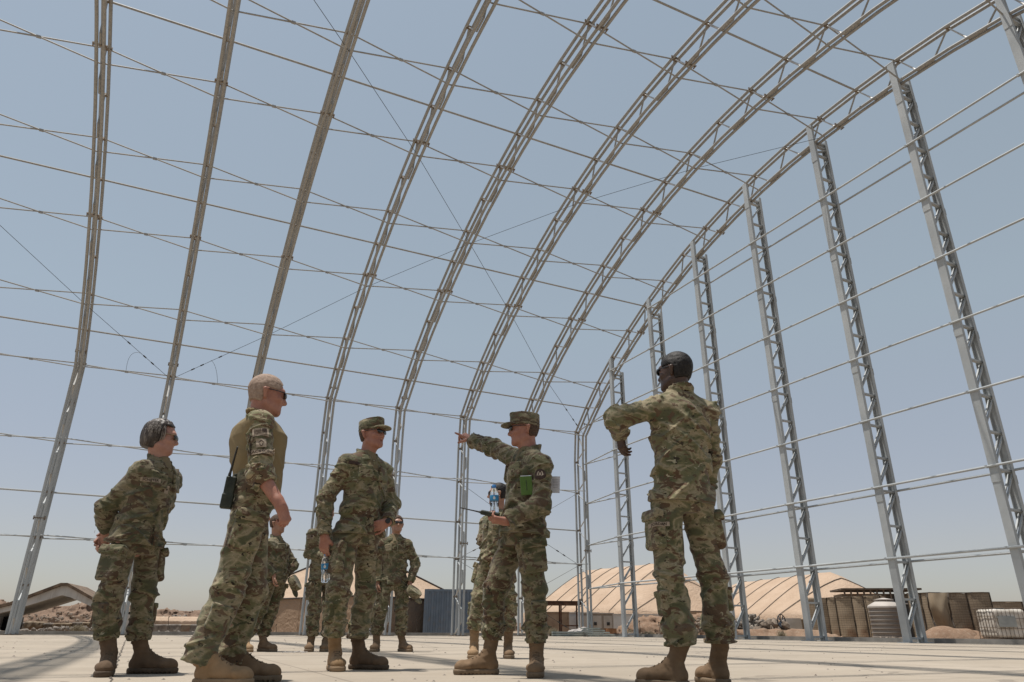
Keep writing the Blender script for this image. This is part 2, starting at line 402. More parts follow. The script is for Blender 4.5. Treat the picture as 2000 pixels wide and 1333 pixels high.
for z in (2.2, 4.2, 6.2, 8.2, 10.2, 12.2, 14.2):
    ends = [Y for Y in [YA-i*SP for i in range(8)] if roofz(Y)-.3 > z]
    if not ends: continue
    mb = MB(); mb.tube([(XP-.03, ends[0], z), (XP-.03, ends[-1]-1.5, z)], .033, 8)
    for Y in ends: mb.box((XP-.03, Y+.14, z), (.07, .05, .07))
    # first span, from the arch leg or roof chord to the first post
    st = None
    for i in range(len(INN)-1):
        a, b = INN[i], INN[i+1]
        if a.z <= z <= b.z and a.y > YC: st = a+(b-a)*((z-a.z)/(b.z-a.z)); break
    if st is not None:
        mb.tube([(LAST, st.y, z-.1), (XP-.03, ends[0], z)], .03, 8)
        mb.tube([(LAST, st.y, z-.1), (XR+.03, ends[0], z-.05)], .03, 8)
    hb(mb, "girt", m_post)
    if z in (2.2, 4.2, 14.2):
        e2 = [Y for Y in ends if roofz(Y, True)-.3 > z]
        if e2:
            mb = MB(); mb.tube([(XR+.03, e2[0], z-.05), (XR+.03, e2[-1]-1.5, z-.05)], .033, 8); hb(mb, "girt", m_post)
# ------------------------------------------------------------------ ground, slab, edge beam
def grid_mesh(name, x0, x1, y0, y1, n, m, zf, mat):
    xs = np.linspace(x0, x1, n); ys = np.linspace(y0, y1, m); P = [(x, y, zf(x, y)) for y in ys for x in xs]
    Q = np.array([(j*n+i, j*n+i+1, (j+1)*n+i+1, (j+1)*n+i) for j in range(m-1) for i in range(n-1)])
    return np_mesh(name, np.array(P), Q, mat)
def concrete():
    M = Mat("slab_concrete", .9, 0, .15); v = M.coord("Object"); big = M.noise(v, .35, 6, .6); mid = M.noise(v, 2.2, 8, .65); fine = M.noise(v, 60, 4)
    c = M.ramp(big, [(.3, (.315,.268,.212)), (.7, (.39,.335,.27))])
    c = M.mix(M.ramp(mid, [(.45, 0.0), (.75, .35)]), c, (.25,.205,.16))
    c = M.mix(M.ramp(fine, [(.62, 0.0), (.75, .35)]), c, (.25,.2,.16))
    sx = M.sep(v); 
    def lines(o, per, ph, wd):
        f = M.math('FRACT', M.math('MULTIPLY', M.math('ADD', o, ph), 1/per)); d = M.math('ABSOLUTE', M.math('SUBTRACT', f, .5))
        return M.math('LESS_THAN', d, wd/per)
    j = M.math('MAXIMUM', lines(sx[1], 3.1, 1.4, .012), lines(sx[0], 6.2, 2.0, .010))
    vo = M.n.new("ShaderNodeTexVoronoi"); vo.feature = 'DISTANCE_TO_EDGE'; vo.inputs["Scale"].default_value = .16
    wv = M.n.new("ShaderNodeVectorMath"); wv.operation = 'ADD'; nz = M.n.new("ShaderNodeTexNoise"); nz.inputs["Scale"].default_value = 1.3; nz.inputs["Detail"].default_value = 6
    M.l.new(v, nz.inputs["Vector"]); M.l.new(v, wv.inputs[0]); M.l.new(nz.outputs[1], wv.inputs[1]); M.l.new(wv.outputs[0], vo.inputs["Vector"])
    crack = M.math('LESS_THAN', vo.outputs[0], .0035)
    jj = M.math('MAXIMUM', j, crack); c = M.mix(M.ramp(M.noise(M.coord("Object", (.35, 1.6, 1)), 1.1, 7, .7), [(.52, 0.0), (.78, .5)]), c, (.21,.185,.16))
    M.col(M.mix(M.math('MULTIPLY', jj, .42), c, (.12,.10,.085)))
    M.bump(M.math('SUBTRACT', M.noise(v, 25, 5), jj), .35, .006); return M.m
m_conc = concrete()
def sandmat(name, a, b, c):
    M = Mat(name, .95, 0, .1); v = M.coord("Object"); n = M.noise(v, .6, 8, .65); s_ = M.noise(v, 9, 6)
    M.col(M.mix(M.ramp(s_, [(.5, 0.0), (.75, .6)]), M.ramp(n, [(.3, a), (.7, b)]), c)); M.bump(M.noise(v, 5, 8, .7), .6, .08); return M.m
m_sand = sandmat("sandy_ground", (.22,.165,.115), (.31,.24,.175), (.37,.30,.24))
m_dirt = sandmat("piled_dirt", (.20,.125,.083), (.29,.20,.14), (.34,.27,.21))
SX0, SX1, SY0, SY1 = -60, 19.75, -9, 31.75
mb = MB(); mb.box(((SX0+SX1)/2, (SY0+SY1)/2, -.15), (SX1-SX0, SY1-SY0, .3)); tag(mb.build("concrete_slab", m_conc), kind="structure")
def gz(x, y):
    n = float(vnoise(np.float32(x*.21+70), np.float32(y*.21+70), np.float32(3)))
    inside = (x < SX1+1) and (y < SY1+1) and x > SX0-1
    return -.33 if inside else -.14+.22*n
def warp(n_):
    t = np.linspace(-1, 1, n_); return np.sign(t)*(np.abs(t)**2.2)
gx = 20+warp(150)*900; gy = 35+warp(150)*900
P = np.array([(x, y, gz(x, y)) for y in gy for x in gx]); n = 150
Q = np.array([(j*n+i, j*n+i+1, (j+1)*n+i+1, (j+1)*n+i) for j in range(n-1) for i in range(n-1)])
tag(np_mesh("ground", P, Q, m_sand), kind="structure")
m_curb = speck("grey_edge_beam", (.16,.155,.145), (.25,.24,.225), 3, .8)
eb = empty("edge_beam", (SX1, SY1, 0)); tag(eb, "low grey concrete edge beam running round the far sides of the slab", "kerb")
mb = MB(); mb.box(((SX0+SX1)/2, SY1+.13, .0), (SX1-SX0+.5, .24, .24)); mb.build("side_beam", m_curb, eb).matrix_parent_inverse = Matrix.Translation(-eb.location)
mb = MB(); mb.box((SX1+.13, (SY0+SY1)/2-.02, .0), (.24, SY1-SY0, .24)); mb.build("end_beam", m_curb, eb).matrix_parent_inverse = Matrix.Translation(-eb.location)
# ------------------------------------------------------------------ things beyond the slab
def plane_pt(px, py, D): return at(px, py, D)
def gnd(px, D, z=-.1): p = at(px, 1235, D); p.z = z; return p
def ht(px, py, D): return at(px, py, D).z
away = hf.copy()                                   # straight ahead of the camera, level
right = rt.copy()
# ---- tan shelters
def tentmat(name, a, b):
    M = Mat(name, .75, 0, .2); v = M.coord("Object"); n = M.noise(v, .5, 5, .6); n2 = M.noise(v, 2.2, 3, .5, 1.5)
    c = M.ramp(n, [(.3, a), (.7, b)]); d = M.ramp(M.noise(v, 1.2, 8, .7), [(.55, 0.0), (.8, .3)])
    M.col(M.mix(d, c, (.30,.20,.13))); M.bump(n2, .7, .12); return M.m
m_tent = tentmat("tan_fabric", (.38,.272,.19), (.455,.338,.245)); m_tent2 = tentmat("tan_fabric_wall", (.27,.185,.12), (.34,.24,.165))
m_rib = speck("dark_seam_tube", (.045,.035,.03), (.10,.08,.07), 10, .7)
def long_tent(name, label, A, B, Cc, width, h_e, h_r, nrib, end_back=0.0, seam=True):
    """fabric hall: A, B ground ends of the near eave line, ridge height h_r, hipped at both ends"""
    A = Vector(A); B = Vector(B); d = (B-A).normalized(); perp = Vector((-d.y, d.x, 0)); perp = perp if perp.dot(hf) > 0 else -perp
    L = (B-A).length; hip = Cc; e = empty(name, (A+B)/2); e.location.z = A.z; o0 = e.location.copy(); tag(e, label, "tent", "tan fabric hall tents")
    NS, NT = 40, 18; P = []; Q = []
    # profile across: 0 ground near, eave, ridge, eave, ground far
    def prof(t):
        if t < .12: return (0, h_e*t/.12)
        if t > .88: return (width, h_e*(1-t)/.12)
        u = (t-.12)/.76; x = u*width; z = h_e+(h_r-h_e)*(1-abs(2*u-1)**1.25); return (x, z)
    T = [0, .06, .12, .16, .22, .28, .34, .40, .46, .5, .54, .60, .66, .72, .78, .84, .88, .94, 1.0]
    S = np.linspace(0, 1, NS)
    def pt(s_, t):
        x, z = prof(t); al = s_*L
        ed = min(al, L-al); f = min(1, ed/hip) if hip > 0 else 1
        f2 = 1-(1-f)**1.35
        zz = z if z <= h_e else h_e+(z-h_e)*f2; xx = width/2+(x-width/2)*(.55+.45*min(1, f*1.6)) if hip > 0 else x
        sag = -.06*abs(math.sin(math.pi*s_*nrib)) if z > h_e*.9 else -.05*abs(math.sin(math.pi*s_*nrib))*perp.dot(perp)
        p = A+d*al+perp*xx; p = p+Vector((0, 0, zz+sag)); return p
    V = [pt(s_, t)-o0 for s_ in S for t in T]; nt_ = len(T); seamz = []
    Q = np.array([(i*nt_+j, (i+1)*nt_+j, (i+1)*nt_+j+1, i*nt_+j+1) for i in range(NS-1) for j in range(nt_-1)])
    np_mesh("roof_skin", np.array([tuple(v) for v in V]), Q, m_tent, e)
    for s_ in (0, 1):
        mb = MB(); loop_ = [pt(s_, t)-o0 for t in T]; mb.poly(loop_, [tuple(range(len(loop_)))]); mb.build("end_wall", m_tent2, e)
    for k in range(nrib+1):
        s_ = k/nrib; mb = MB(); mb.tube([pt(s_, t)-o0+Vector((0, 0, .04)) for t in T[1:-1]], .03, 6, False); mb.build("roof_rib", m_rib, e)
    return e
# right-hand pair: long sides towards us, running away to the left
A1 = gnd(985, 86); B1 = gnd(1268, 66)
long_tent("fabric_hall", "large peaked tan tent behind the white containers and the first end posts", A1, B1, 5.5, 16, 2.0, ht(1240, 1103, 78)+.1, 9)
A2 = gnd(1310, 82); B2 = gnd(1572, 57)
long_tent("fabric_hall", "smaller tan tent behind the rubble heap and the wire-mesh barriers", A2, B2, 4.5, 12, 1.6, ht(1610, 1122, 66)+.1, 8)
# left one: gable end towards us
def corner_tent():
    N = gnd(700, 42); Lc = gnd(436, 52); Rc = gnd(906, 50); Fc = Lc+Rc-N; e = empty("fabric_hall", N); o0 = N.copy()
    tag(e, "tan tent seen corner-on behind the men in the middle, left of the blue container", "tent", "tan fabric hall tents")
    he = ht(700, 1163, 42)+.1; ap = at(698, 1071, 50); z0 = N.z; U = lambda p, z=0: Vector((p.x, p.y, z0+z))-o0
    cs = [N, Rc, Fc, Lc]; mb = MB(); n = 12
    for i in range(4):
        A, B = cs[i], cs[(i+1) % 4]; P = []; nn = Vector(((B-A).y, -(B-A).x, 0)).normalized()
        for k in range(n+1): q = A.lerp(B, k/n); P += [U(q)+nn*.05*math.sin(k*2.1), U(q, he*.5)+nn*.09*math.sin(k*2.7+i), U(q, he)]
        mb.poly(P, [(3*k, 3*k+3, 3*k+4, 3*k+1) for k in range(n)]+[(3*k+1, 3*k+4, 3*k+5, 3*k+2) for k in range(n)])
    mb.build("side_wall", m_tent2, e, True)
    mb = MB(); rd = (Fc-N).normalized()*1.0; a0, a1 = ap-o0-rd*.2, ap-o0+rd; C4 = [U(c+(c-(N+Fc)/2).normalized()*.12, he-.04) for c in cs]
    for i in range(4):
        A, B = C4[i], C4[(i+1) % 4]; P = []; m_ = 10
        for k in range(m_+1):
            for j in range(m_+1-k if False else m_+1):
                t = k/m_; q = A.lerp(B, j/m_); top = a0 if i in (0, 3) else a1; p = q.lerp(top, t); P.append(p+Vector((0, 0, -.10*math.sin(math.pi*t)*abs(math.sin(math.pi*j/m_*3)))))
        mb.poly(P, [(k*(m_+1)+j, k*(m_+1)+j+1, (k+1)*(m_+1)+j+1, (k+1)*(m_+1)+j) for k in range(m_) for j in range(m_)])
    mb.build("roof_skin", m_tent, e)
    for i, c in enumerate(C4):
        mb = MB(); mb.tube([c+Vector((0, 0, .05)), (a0 if i in (0, 1, 3) else a1)+Vector((0, 0, .06))], .05, 6); mb.build("roof_rib", m_rib, e)
    mb = MB(); mb.tube([c+Vector((0, 0, .02)) for c in C4+[C4[0]]], .045, 6, False); mb.build("eave_rope", m_rib, e)
    for A, B in ((N, Rc), (Lc, N)):
        for k in range(1, 5): q = A.lerp(B, k/5); mb = MB(); mb.tube([U(q)-hf*.12, U(q, he)-hf*.12], .022, 6); mb.build("wall_rib", m_tent2, e)
corner_tent()
# ---- shipping containers
def container(name, label, c, L, Wd, H, ang, body, roofc, cat="container"):
    e = empty(name, c, ang); tag(e, label, cat)
    mb = MB(); n = int(L/.28); x = -L/2+.12
    for side in (-1, 1):
        P = []; step = (L-.24)/n
        for i in range(n):
            x0 = -L/2+.12+i*step
            for fx, fy in ((0, 0), (.35, 0), (.5, .045), (.85, .045)): P.append((x0+fx*step, side*(Wd/2-fy), .14)); P.append((x0+fx*step, side*(Wd/2-fy), H-.1))
        P.append((L/2-.12, side*Wd/2, .14)); P.append((L/2-.12, side*Wd/2, H-.1)); m = len(P)//2
        mb.poly(P, [(2*i, 2*i+2, 2*i+3, 2*i+1) for i in range(m-1)])
    mb.poly([(-L/2+.1, -Wd/2+.05, H-.1), (L/2-.1, -Wd/2+.05, H-.1), (L/2-.1, Wd/2-.05, H-.1), (-L/2+.1, Wd/2-.05, H-.1)], [(0, 1, 2, 3)])
    mb.build("corrugated_side", body, e)
    mb = MB()
    for sx in (-1, 1):
        for sy in (-1, 1): mb.box((sx*(L/2-.06), sy*(Wd/2-.05), H/2), (.14, .14, H))
    for sy in (-1, 1):
        for z in (.07, H-.06): mb.box((0, sy*(Wd/2-.05), z), (L-.26, .12, .13))
    for sx in (-1, 1):
        for z in (.07, H-.06): mb.box((sx*(L/2-.06), 0, z), (.12, Wd-.24, .13))
    mb.build("frame", body, e)
    for sx in (-1, 1):
        for sy in (-1, 1): mb = MB(); mb.box((sx*(L/2-.09), sy*(Wd/4-.02), H/2), (.04, Wd/2-.1, H-.28)); d_ = mb.build("door", roofc, e)
        mb = MB()
        for yy in (-.75, -.25, .25, .75): mb.tube([(sx*(L/2-.05), yy*Wd/2*.9, .18), (sx*(L/2-.05), yy*Wd/2*.9, H-.16)], .02, 6)
        mb.build("lock_bar", m_web, e)
    return e
def paint(name, a, b, dirt=(.2,.15,.11)):
    M = Mat(name, .5, 0, .4); v = M.coord("Object"); n = M.noise(v, 1.2, 6, .6); M.col(M.mix(M.ramp(M.noise(v, 3, 8, .7), [(.55, 0.0), (.72, .6)]), M.ramp(n, [(.3, a), (.7, b)]), dirt)); return M.m
m_bluegrey = paint("faded_blue_paint", (.10,.135,.18), (.15,.19,.24)); m_blue = paint("blue_paint", (.035,.085,.17), (.05,.11,.21))
cp = gnd(878, 44.5); cp.z = -.12; ca = math.atan2(right.y, right.x)
bc = container("shipping_container", "blue corrugated shipping container standing right of the tan corner-on tent", cp, 3.05, 6.0, 2.45, ca, m_bluegrey, m_blue)
bc.rotation_euler.z = ca+R(6)
# dark stacked pallets of packed goods with white print
e = empty("cargo_stack", gnd(722, 40), ca); tag(e, "dark stack of wrapped cargo crates with white print, seen between two men in the middle", "crate stack")
m_dk = speck("dark_wrap", (.03,.035,.045), (.07,.08,.10), 4, .4)
for k in range(4):
    mb = MB(); mb.box((0, 0, .28+k*.55), (1.05, 1.0, .5)); s_ = mb.build("packed_crate", m_dk, e)
    mb = MB()
    for r_ in range(2):
        for q_ in range(3): mb.box((-.28+q_*.17, -.515, .36+k*.55-r_*.15), (.12, .015, .1))
    mb.build("white_print", m_white, s_)
mb = MB(); mb.box((0, 0, 2.26), (1.1, 1.05, .08)); mb.build("top_board", speck("green_board", (.08,.12,.10), (.12,.16,.13), 3), e)
for x in (-.3, .42): mb = MB(); mb.tube([(x, -.56, 0), (x, -.56, 2.25)], .02, 6); mb.build("strap_pole", m_web, e)
# ---- white unit, trailer, plywood, rusty canopy
def crate(name, label, c, size, mat, cat, ang=0.0, panels=0, mat2=None, group=None):
    e = empty(name, c, ang); tag(e, label, cat, group); x, y, z = size
    mb = MB(); mb.box((0, 0, z/2), size); mb.build("body", mat, e)
    mb = MB()
    for sx in (-1, 1): mb.box((sx*(x/2), 0, z/2), (.06, y+.06, z+.02))
    mb.box((0, 0, z), (x+.1, y+.1, .05)); mb.build("edge_trim", mat2 or mat, e)
    for k in range(panels): mb = MB(); mb.box((-x/2+(k+.5)*x/panels, -y/2-.02, z*.5), (x/panels*.8, .04, z*.72)); mb.build("panel", mat2 or mat, e)
    return e
m_ply = speck("weathered_plywood", (.22,.15,.10), (.33,.24,.17), 2, .85); m_grwall = speck("pale_grey_panel", (.38,.35,.33), (.50,.47,.44), 1.5)
m_beige = speck("beige_panel", (.24,.20,.16), (.32,.27,.22), 2)
crate("plywood_crate", "brown plywood crate under the left part of the rusty canopy", gnd(1086, 40, -.1), (1.25, 1.2, ht(1086, 1197, 40)+.1), m_ply, "crate", ca, 0)
crate("site_cabin", "pale grey site cabin behind the rusty canopy", gnd(1132, 46, -.1), (2.1, 2.4, ht(1120, 1198, 46)+.1), m_grwall, "cabin", ca, 2)
g = crate("site_cabin", "beige cabin with small dark openings beside the leg of the end arch", gnd(1163, 43, .25), (1.75, 2.2, ht(1163, 1199, 43)-.25), m_beige, "cabin", ca, 3, speck("beige_trim", (.36,.32,.27), (.45,.4,.35), 2))
mb = MB()
for x in (-.12, .6): mb.box((x, -1.16, .35), (.16, .06, .16))
mb.build("dark_opening", m_black, g)
mb = MB(); mb.box((0, -.3, -.03), (1.9, 1.8, .07)); mb.build("trailer_bed", m_gusset, g)
for x in (-.6, .6): mb = MB(); mb.lathe([(.17, -.08), (.2, -.05), (.2, .05), (.17, .08)], (x, -1.0, -.12), 16, Matrix.Rotation(R(90), 3, 'X')); mb.build("wheel", m_rubber, g)
crate("white_container", "long white container office in front of the large peaked tan tent", gnd(1222, 48, -.1), (4.2, 2.4, ht(1215, 1201, 48)+.1), speck("off_white_panel", (.48,.45,.42), (.60,.57,.53), 1.2), "container", ca, 0, m_grwall)
m_rust = speck("rusty_steel", (.05,.025,.018), (.13,.06,.035), 6, .8)
e = empty("rusty_canopy", gnd(1095, 37), ca); tag(e, "rusty brown open steel canopy frame on thin legs", "canopy"); zt = ht(1100, 1180, 37)+.1
mb = MB(); mb.box((0, 0, zt), (1.95, 1.4, .12)); mb.box((0, 0, zt+.09), (2.1, 1.5, .05)); mb.build("roof", m_rust, e)
for x in (-.9, 0, .86):
    for y in (-.6, .6): mb = MB(); mb.box((x, y, zt/2-.03), (.07, .07, zt-.06)); mb.build("leg", m_rust, e)
mb = MB(); mb.box((.43, -.6, zt*.36), (.8, .05, .06)); mb.build("rail", m_rust, e)
# ---- stacks of sheet metal
m_sheet = speck("pale_sheet_metal", (.26,.30,.28), (.40,.43,.40), 3, .5, .3)
def sheets(label, px, D, n, L, wd, step=0.0):
    e = empty("sheet_stack", gnd(px, D, -.05), ca+R(4)); tag(e, label, "metal sheets")
    for i in range(n): mb = MB(); mb.box((-step*i, .02*i, .05+i*.085), (L-step*i*1.1, wd, .06)); mb.build("sheet", m_sheet, e)
sheets("flat stack of pale green metal sheets left of the end arch leg", 1115, 35, 3, 1.7, .8)
sheets("stepped stack of pale green metal sheets right of the end arch leg", 1176, 34.5, 5, 1.35, .8, .13)
e = empty("tarpaulin", gnd(1133, 36, .2)); tag(e, "crumpled white tarpaulin lying on the metal sheets", "tarpaulin")
v = Vol((-1.1, -.6, -.2), (1.1, .6, .5), .04); v.ell((0, 0, -.05), (.6, .3, .12)); v.ell((.2, 0, 0), (.25, .2, .16), k=.1); v.rough(.06, 4); v.build("crumpled_sheet", m_grwall, e)
# small orange-brown pallet blocks and pale strut
mb = MB(); mb.box((0, 0, .2), (.45, .4, .3)); mb.box((.2, 0, .02), (.3, .4, .25)); tag(mb.build("wooden_block", speck("orange_wood", (.28,.12,.05), (.4,.19,.09), 4), origin=None), "orange brown wooden blocks at the right end of the stepped sheet stack", "wood block"); bpy.data.objects["wooden_block"].location = gnd(1192, 35.5, 0)
# ---- heaps of dirt and rubble
def heap(name, label, px, D, w_, d_, h_, mat, amp=.12, f=2.0, kind=None, h=.11, cat="dirt pile", group=None):
    c = gnd(px, D, -.25); v = Vol((-w_/2-.5, -d_/2-.5, -.3), (w_/2+.5, d_/2+.5, h_+.6), h)
    rr = random.Random(int(px)); v.ell((0, 0, 0), (w_/2*.95, d_/2*.95, h_*.8), k=.2)
    for i in range(7): v.ell((rr.uniform(-.38, .38)*w_, rr.uniform(-.3, .3)*d_, 0), (w_*rr.uniform(.12, .28), d_*rr.uniform(.15, .3), h_*rr.uniform(.6, 1.1)), k=.35)
    v.rough(amp, f, px % 13); v.rough(amp*.4, f*3.1, px % 7)
    o = v.build(name, mat, None, c, ca); tag(o, label, None if kind else cat, group, kind); return o
heap("dirt_pile", "reddish dirt pile behind the man seen from the back", 1310, 38, 5.4, 2.5, 1.15, m_dirt, .2, 3.2)
heap("dirt_pile", "small reddish dirt pile left of the man seen from the back", 1262, 40, 2.2, 2, .7, m_dirt, .16, 3.5)
heap("dirt_pile", "low dirt bank between the rubble heap and the wire-mesh barriers", 1500, 31, 5.5, 1.4, .42, m_dirt)
heap("dirt_pile", "smooth earth spill at the foot of the torn barrier", 1840, 27.5, 2.6, 1.4, .62, m_dirt, .04, 1.5)
heap("dirt_pile", "low earth spill left of the white tank cage", 1893, 27.5, 1.5, 1.2, .42, m_dirt, .04, 1.5)
m_hill = sandmat("rocky_bank", (.16,.105,.075), (.25,.175,.128), (.30,.24,.19))
for nm, px, D, w_, h_ in (("dirt_bank", 105, 75, 15, ht(100, 1187, 75)+.3), ("dirt_bank", 310, 95, 20, ht(300, 1195, 95)+.3), ("dirt_bank", 690, 120, 60, 2.6), ("dirt_bank", -60, 90, 14, 3.2)):
    heap(nm, None, px, D, w_, 8, h_, m_hill, .55, 1.5, "structure", .22)
# rock rubble: many broken stones heaped, one object each heap
def rubble(label, px, D, w_, d_, h_, n, smin, smax, mat, seed):
    rr = random.Random(seed); mb = MB(); c = gnd(px, D, -.05)
    for i in range(n):
        u = rr.gauss(0, .3); v_ = rr.gauss(0, .3); z = h_*max(0, 1-(abs(u)*1.7)**1.3)*rr.uniform(.3, 1); s_ = rr.uniform(smin, smax)
        q = right*(u*w_)+away*(v_*d_)+Vector((0, 0, z)); M_ = Matrix.Rotation(rr.uniform(0, 6), 3, Vector((rr.random(), rr.random(), rr.random())).normalized())
        ico = [(0,0,1),(.9,0,.45),(.28,.85,.45),(-.72,.53,.45),(-.72,-.53,.45),(.28,-.85,.45),(.72,.53,-.45),(-.28,.85,-.45),(-.9,0,-.45),(-.28,-.85,-.45),(.72,-.53,-.45),(0,0,-1)]
        F = [(0,1,2),(0,2,3),(0,3,4),(0,4,5),(0,5,1),(1,6,2),(2,7,3),(3,8,4),(4,9,5),(5,10,1),(6,7,2),(7,8,3),(8,9,4),(9,10,5),(10,6,1),(11,7,6),(11,8,7),(11,9,8),(11,10,9),(11,6,10)]
        sc_ = Vector((1, rr.uniform(.5, .9), rr.uniform(.35, .8)))
        mb.poly([c+q+M_@Vector((a*s_*sc_.x*rr.uniform(.7, 1.2), b*s_*sc_.y*rr.uniform(.7, 1.2), e_*s_*sc_.z)) for a, b, e_ in ico], F)
    tag(mb.build("rubble", mat), kind="stuff")
m_rock = speck("broken_stone", (.13,.098,.074), (.28,.23,.185), 1.5, .95, lo=.3, hi=.7); m_rock2 = speck("grey_broken_stone", (.13,.11,.094), (.27,.235,.20), 1.5, .95)
rubble("", 1462, 33, 3.0, 1.2, 1.0, 260, .05, .18, m_rock2, 1); rubble("", 1510, 32, 2.0, 1.0, .75, 90, .08, .26, m_rock, 2)
rubble("", 150, 40, 8, 2.0, .3, 160, .05, .22, m_rock2, 3); rubble("", 1375, 35.5, 4.5, 1.2, .9, 200, .04, .13, m_rock, 4)
rubble("", 110, 66, 12, 4, 1.6, 120, .06, .2, m_rock, 5); rubble("", 1750, 28.5, 9, 1.2, .12, 220, .03, .1, m_rock, 6); rubble("", 1260, 36, 6, 2, .2, 120, .04, .14, m_rock, 7); rubble("", 330, 85, 12, 3, 1.6, 80, .12, .4, m_rock2, 8)
# ---- wire-mesh earth barriers
def mesh_fabric(name, a, b):
    M = Mat(name, .95, 0, .1); v = M.coord("Object"); z = M.sep(v); n = M.noise(v, 1.3, 6, .65)
    band = M.math('FRACT', M.math('MULTIPLY', z[2], 11)); l1 = M.math('LESS_THAN', band, .28)
    b2 = M.math('FRACT', M.math('MULTIPLY', M.math('ADD', z[0], M.math('MULTIPLY', z[1], .6)), 11)); l2 = M.math('LESS_THAN', b2, .18)
    c = M.mix(M.ramp(M.noise(v, .8, 3), [(.5, 0.0), (.62, .7)]), M.ramp(n, [(.3, a), (.7, b)]), (.22,.125,.075))
    c = M.mix(M.math('MULTIPLY', l1, .38), c, (.12,.09,.065)); c = M.mix(M.math('MULTIPLY', l2, .3), c, (.12,.09,.065))
    M.col(c); M.bump(M.math('ADD', M.math('MULTIPLY', l1, .5), n), .6, .03); return M.m
m_hesco = mesh_fabric("mesh_and_felt", (.28,.22,.155), (.37,.295,.215)); m_hesco2 = mesh_fabric("mesh_and_felt_dark", (.21,.162,.115), (.29,.23,.17))
m_wire = speck("barrier_wire", (.04,.03,.025), (.10,.08,.06), 10, .7, .3)
def bastion(c, w_, dp, h_, ang, mat, label, bulge=.06, seed=0):
    NX, NZ = 9, 12; P = []; cs = []
    ring = [(-1, -1), (-.5, -1-bulge*5), (0, -1-bulge*7), (.5, -1-bulge*5), (1, -1), (1, 0), (1, 1), (0, 1+bulge*3), (-1, 1), (-1, 0)]
    rr = random.Random(seed)
    for k in range(NZ):
        z = h_*k/(NZ-1); f = 1+.10*math.sin(math.pi*min(1, k/(NZ-1)))*bulge*6
        for x, y in ring: P.append((x*w_/2*.995+rr.uniform(-.008, .008), y*dp/2*f+rr.uniform(-.015, .015), z+(rr.uniform(-.03, .03) if k == NZ-1 else 0)))
    n = len(ring); F = [(k*n+i, k*n+(i+1) % n, (k+1)*n+(i+1) % n, (k+1)*n+i) for k in range(NZ-1) for i in range(n)]+[tuple((NZ-1)*n+i for i in range(n))]
    e = empty("earth_barrier", c, ang); tag(e, label, "earth barrier", "wire-mesh earth barriers")
    mb = MB(); mb.poly(P, F); mb.build("filled_cell", mat, e, True)
    for sx in (-1, 1): mb = MB(); mb.tube([(sx*w_/2, -dp/2-.02, 0), (sx*w_/2+rr.uniform(-.03, .03), -dp/2-.03, h_*.5), (sx*w_/2, -dp/2-.02, h_)], .018, 6); mb.build("corner_wire", m_wire, e)
    mb = MB(); mb.tube([(x*w_/2, y*dp/2-.02*(y < 0), h_) for x, y in ring[:5]], .014, 5); mb.build("top_wire", m_wire, e)
    return e
def row(pxs, D0, D1, tops, mat, labels, dp=1.0, bulge=.028, seed=0):
    for i in range(len(pxs)-1):
        n = len(pxs)-1; Da = D0+(D1-D0)*i/n; Db = D0+(D1-D0)*(i+1)/n
        a = gnd(pxs[i], Da, -.2); b = gnd(pxs[i+1], Db, -.2); mid = (a+b)/2; d = b-a
        h_ = ht((pxs[i]+pxs[i+1])/2, tops[i], (Da+Db)/2)+.2
        dd = d.normalized(); back = Vector((-dd.y, dd.x, 0)); back = back if back.dot(hf) > 0 else -back
        bastion(mid+back*dp/2, d.length, dp, h_, math.atan2(d.y, d.x), mat, labels[i], bulge, seed+i)
row([1576, 1624, 1641, 1674, 1697, 1731], 34, 32, [1169, 1168, 1167, 1165.5, 1164], m_hesco,
    ["tan wire-mesh earth barrier farthest left, behind the fourth end post", "narrow bulging tan earth barrier, second from the left end of the row", "rust-stained tan earth barrier, third from the left end of the row", "tan earth barrier left of the ribbed water tank", "tan earth barrier standing behind the ribbed water tank"])
row([1786, 1812, 1852], 29.5, 28.6, [1159.5, 1158.5], m_hesco, ["sandy felt-faced earth barrier right beside the wide end post", "torn sandy earth barrier bulging open at its seam"], 1.0, .05, 20)
row([1852, 1903, 1950], 28.6, 28.0, [1158.5, 1158], m_hesco2, ["dark brown earth barrier right of the torn one", "dark brown slanting earth barrier behind the white tank cage"], 1.2, .03, 30)
row([1948, 2010, 2080], 33, 32.5, [1176, 1176], m_hesco2, ["lower dark earth barrier at the right edge of the picture", "lower dark earth barrier partly past the right edge of the picture"], 1.2, .03, 40)
# torn felt flap hanging from the barrier
m_felt = speck("sandy_felt", (.23,.175,.12), (.31,.245,.17), 1.6, .95); mb = MB(); NA, NB = 12, 16
for side in (0, 1):
    V = []
    for j in range(NB+1):
        t = j/NB; L_ = Vector((1812+20*t**1.6, 1159+68*t, 0)); R_ = Vector((1851+17*t**2.2, 1158+79*t, 0))
        for i in range(NA+1):
            u = i/NA; p = L_.lerp(R_, u); dd = 28.15-.32*math.sin(math.pi*u)*(.35+.65*math.sin(math.pi*min(1, t*1.1)))-.05*math.sin(7*u+4*t)+.04*side; V.append(at(p.x, p.y, dd))
    F = [(j*(NA+1)+i, j*(NA+1)+i+1, (j+1)*(NA+1)+i+1, (j+1)*(NA+1)+i) for j in range(NB) for i in range(NA)]; mb.poly(V, F)
o = mb.build("felt_flap", m_felt, None, True, origin=gnd(1842, 28.1)); tag(o, "loose sandy felt flap hanging out of the torn earth barrier", "felt flap")
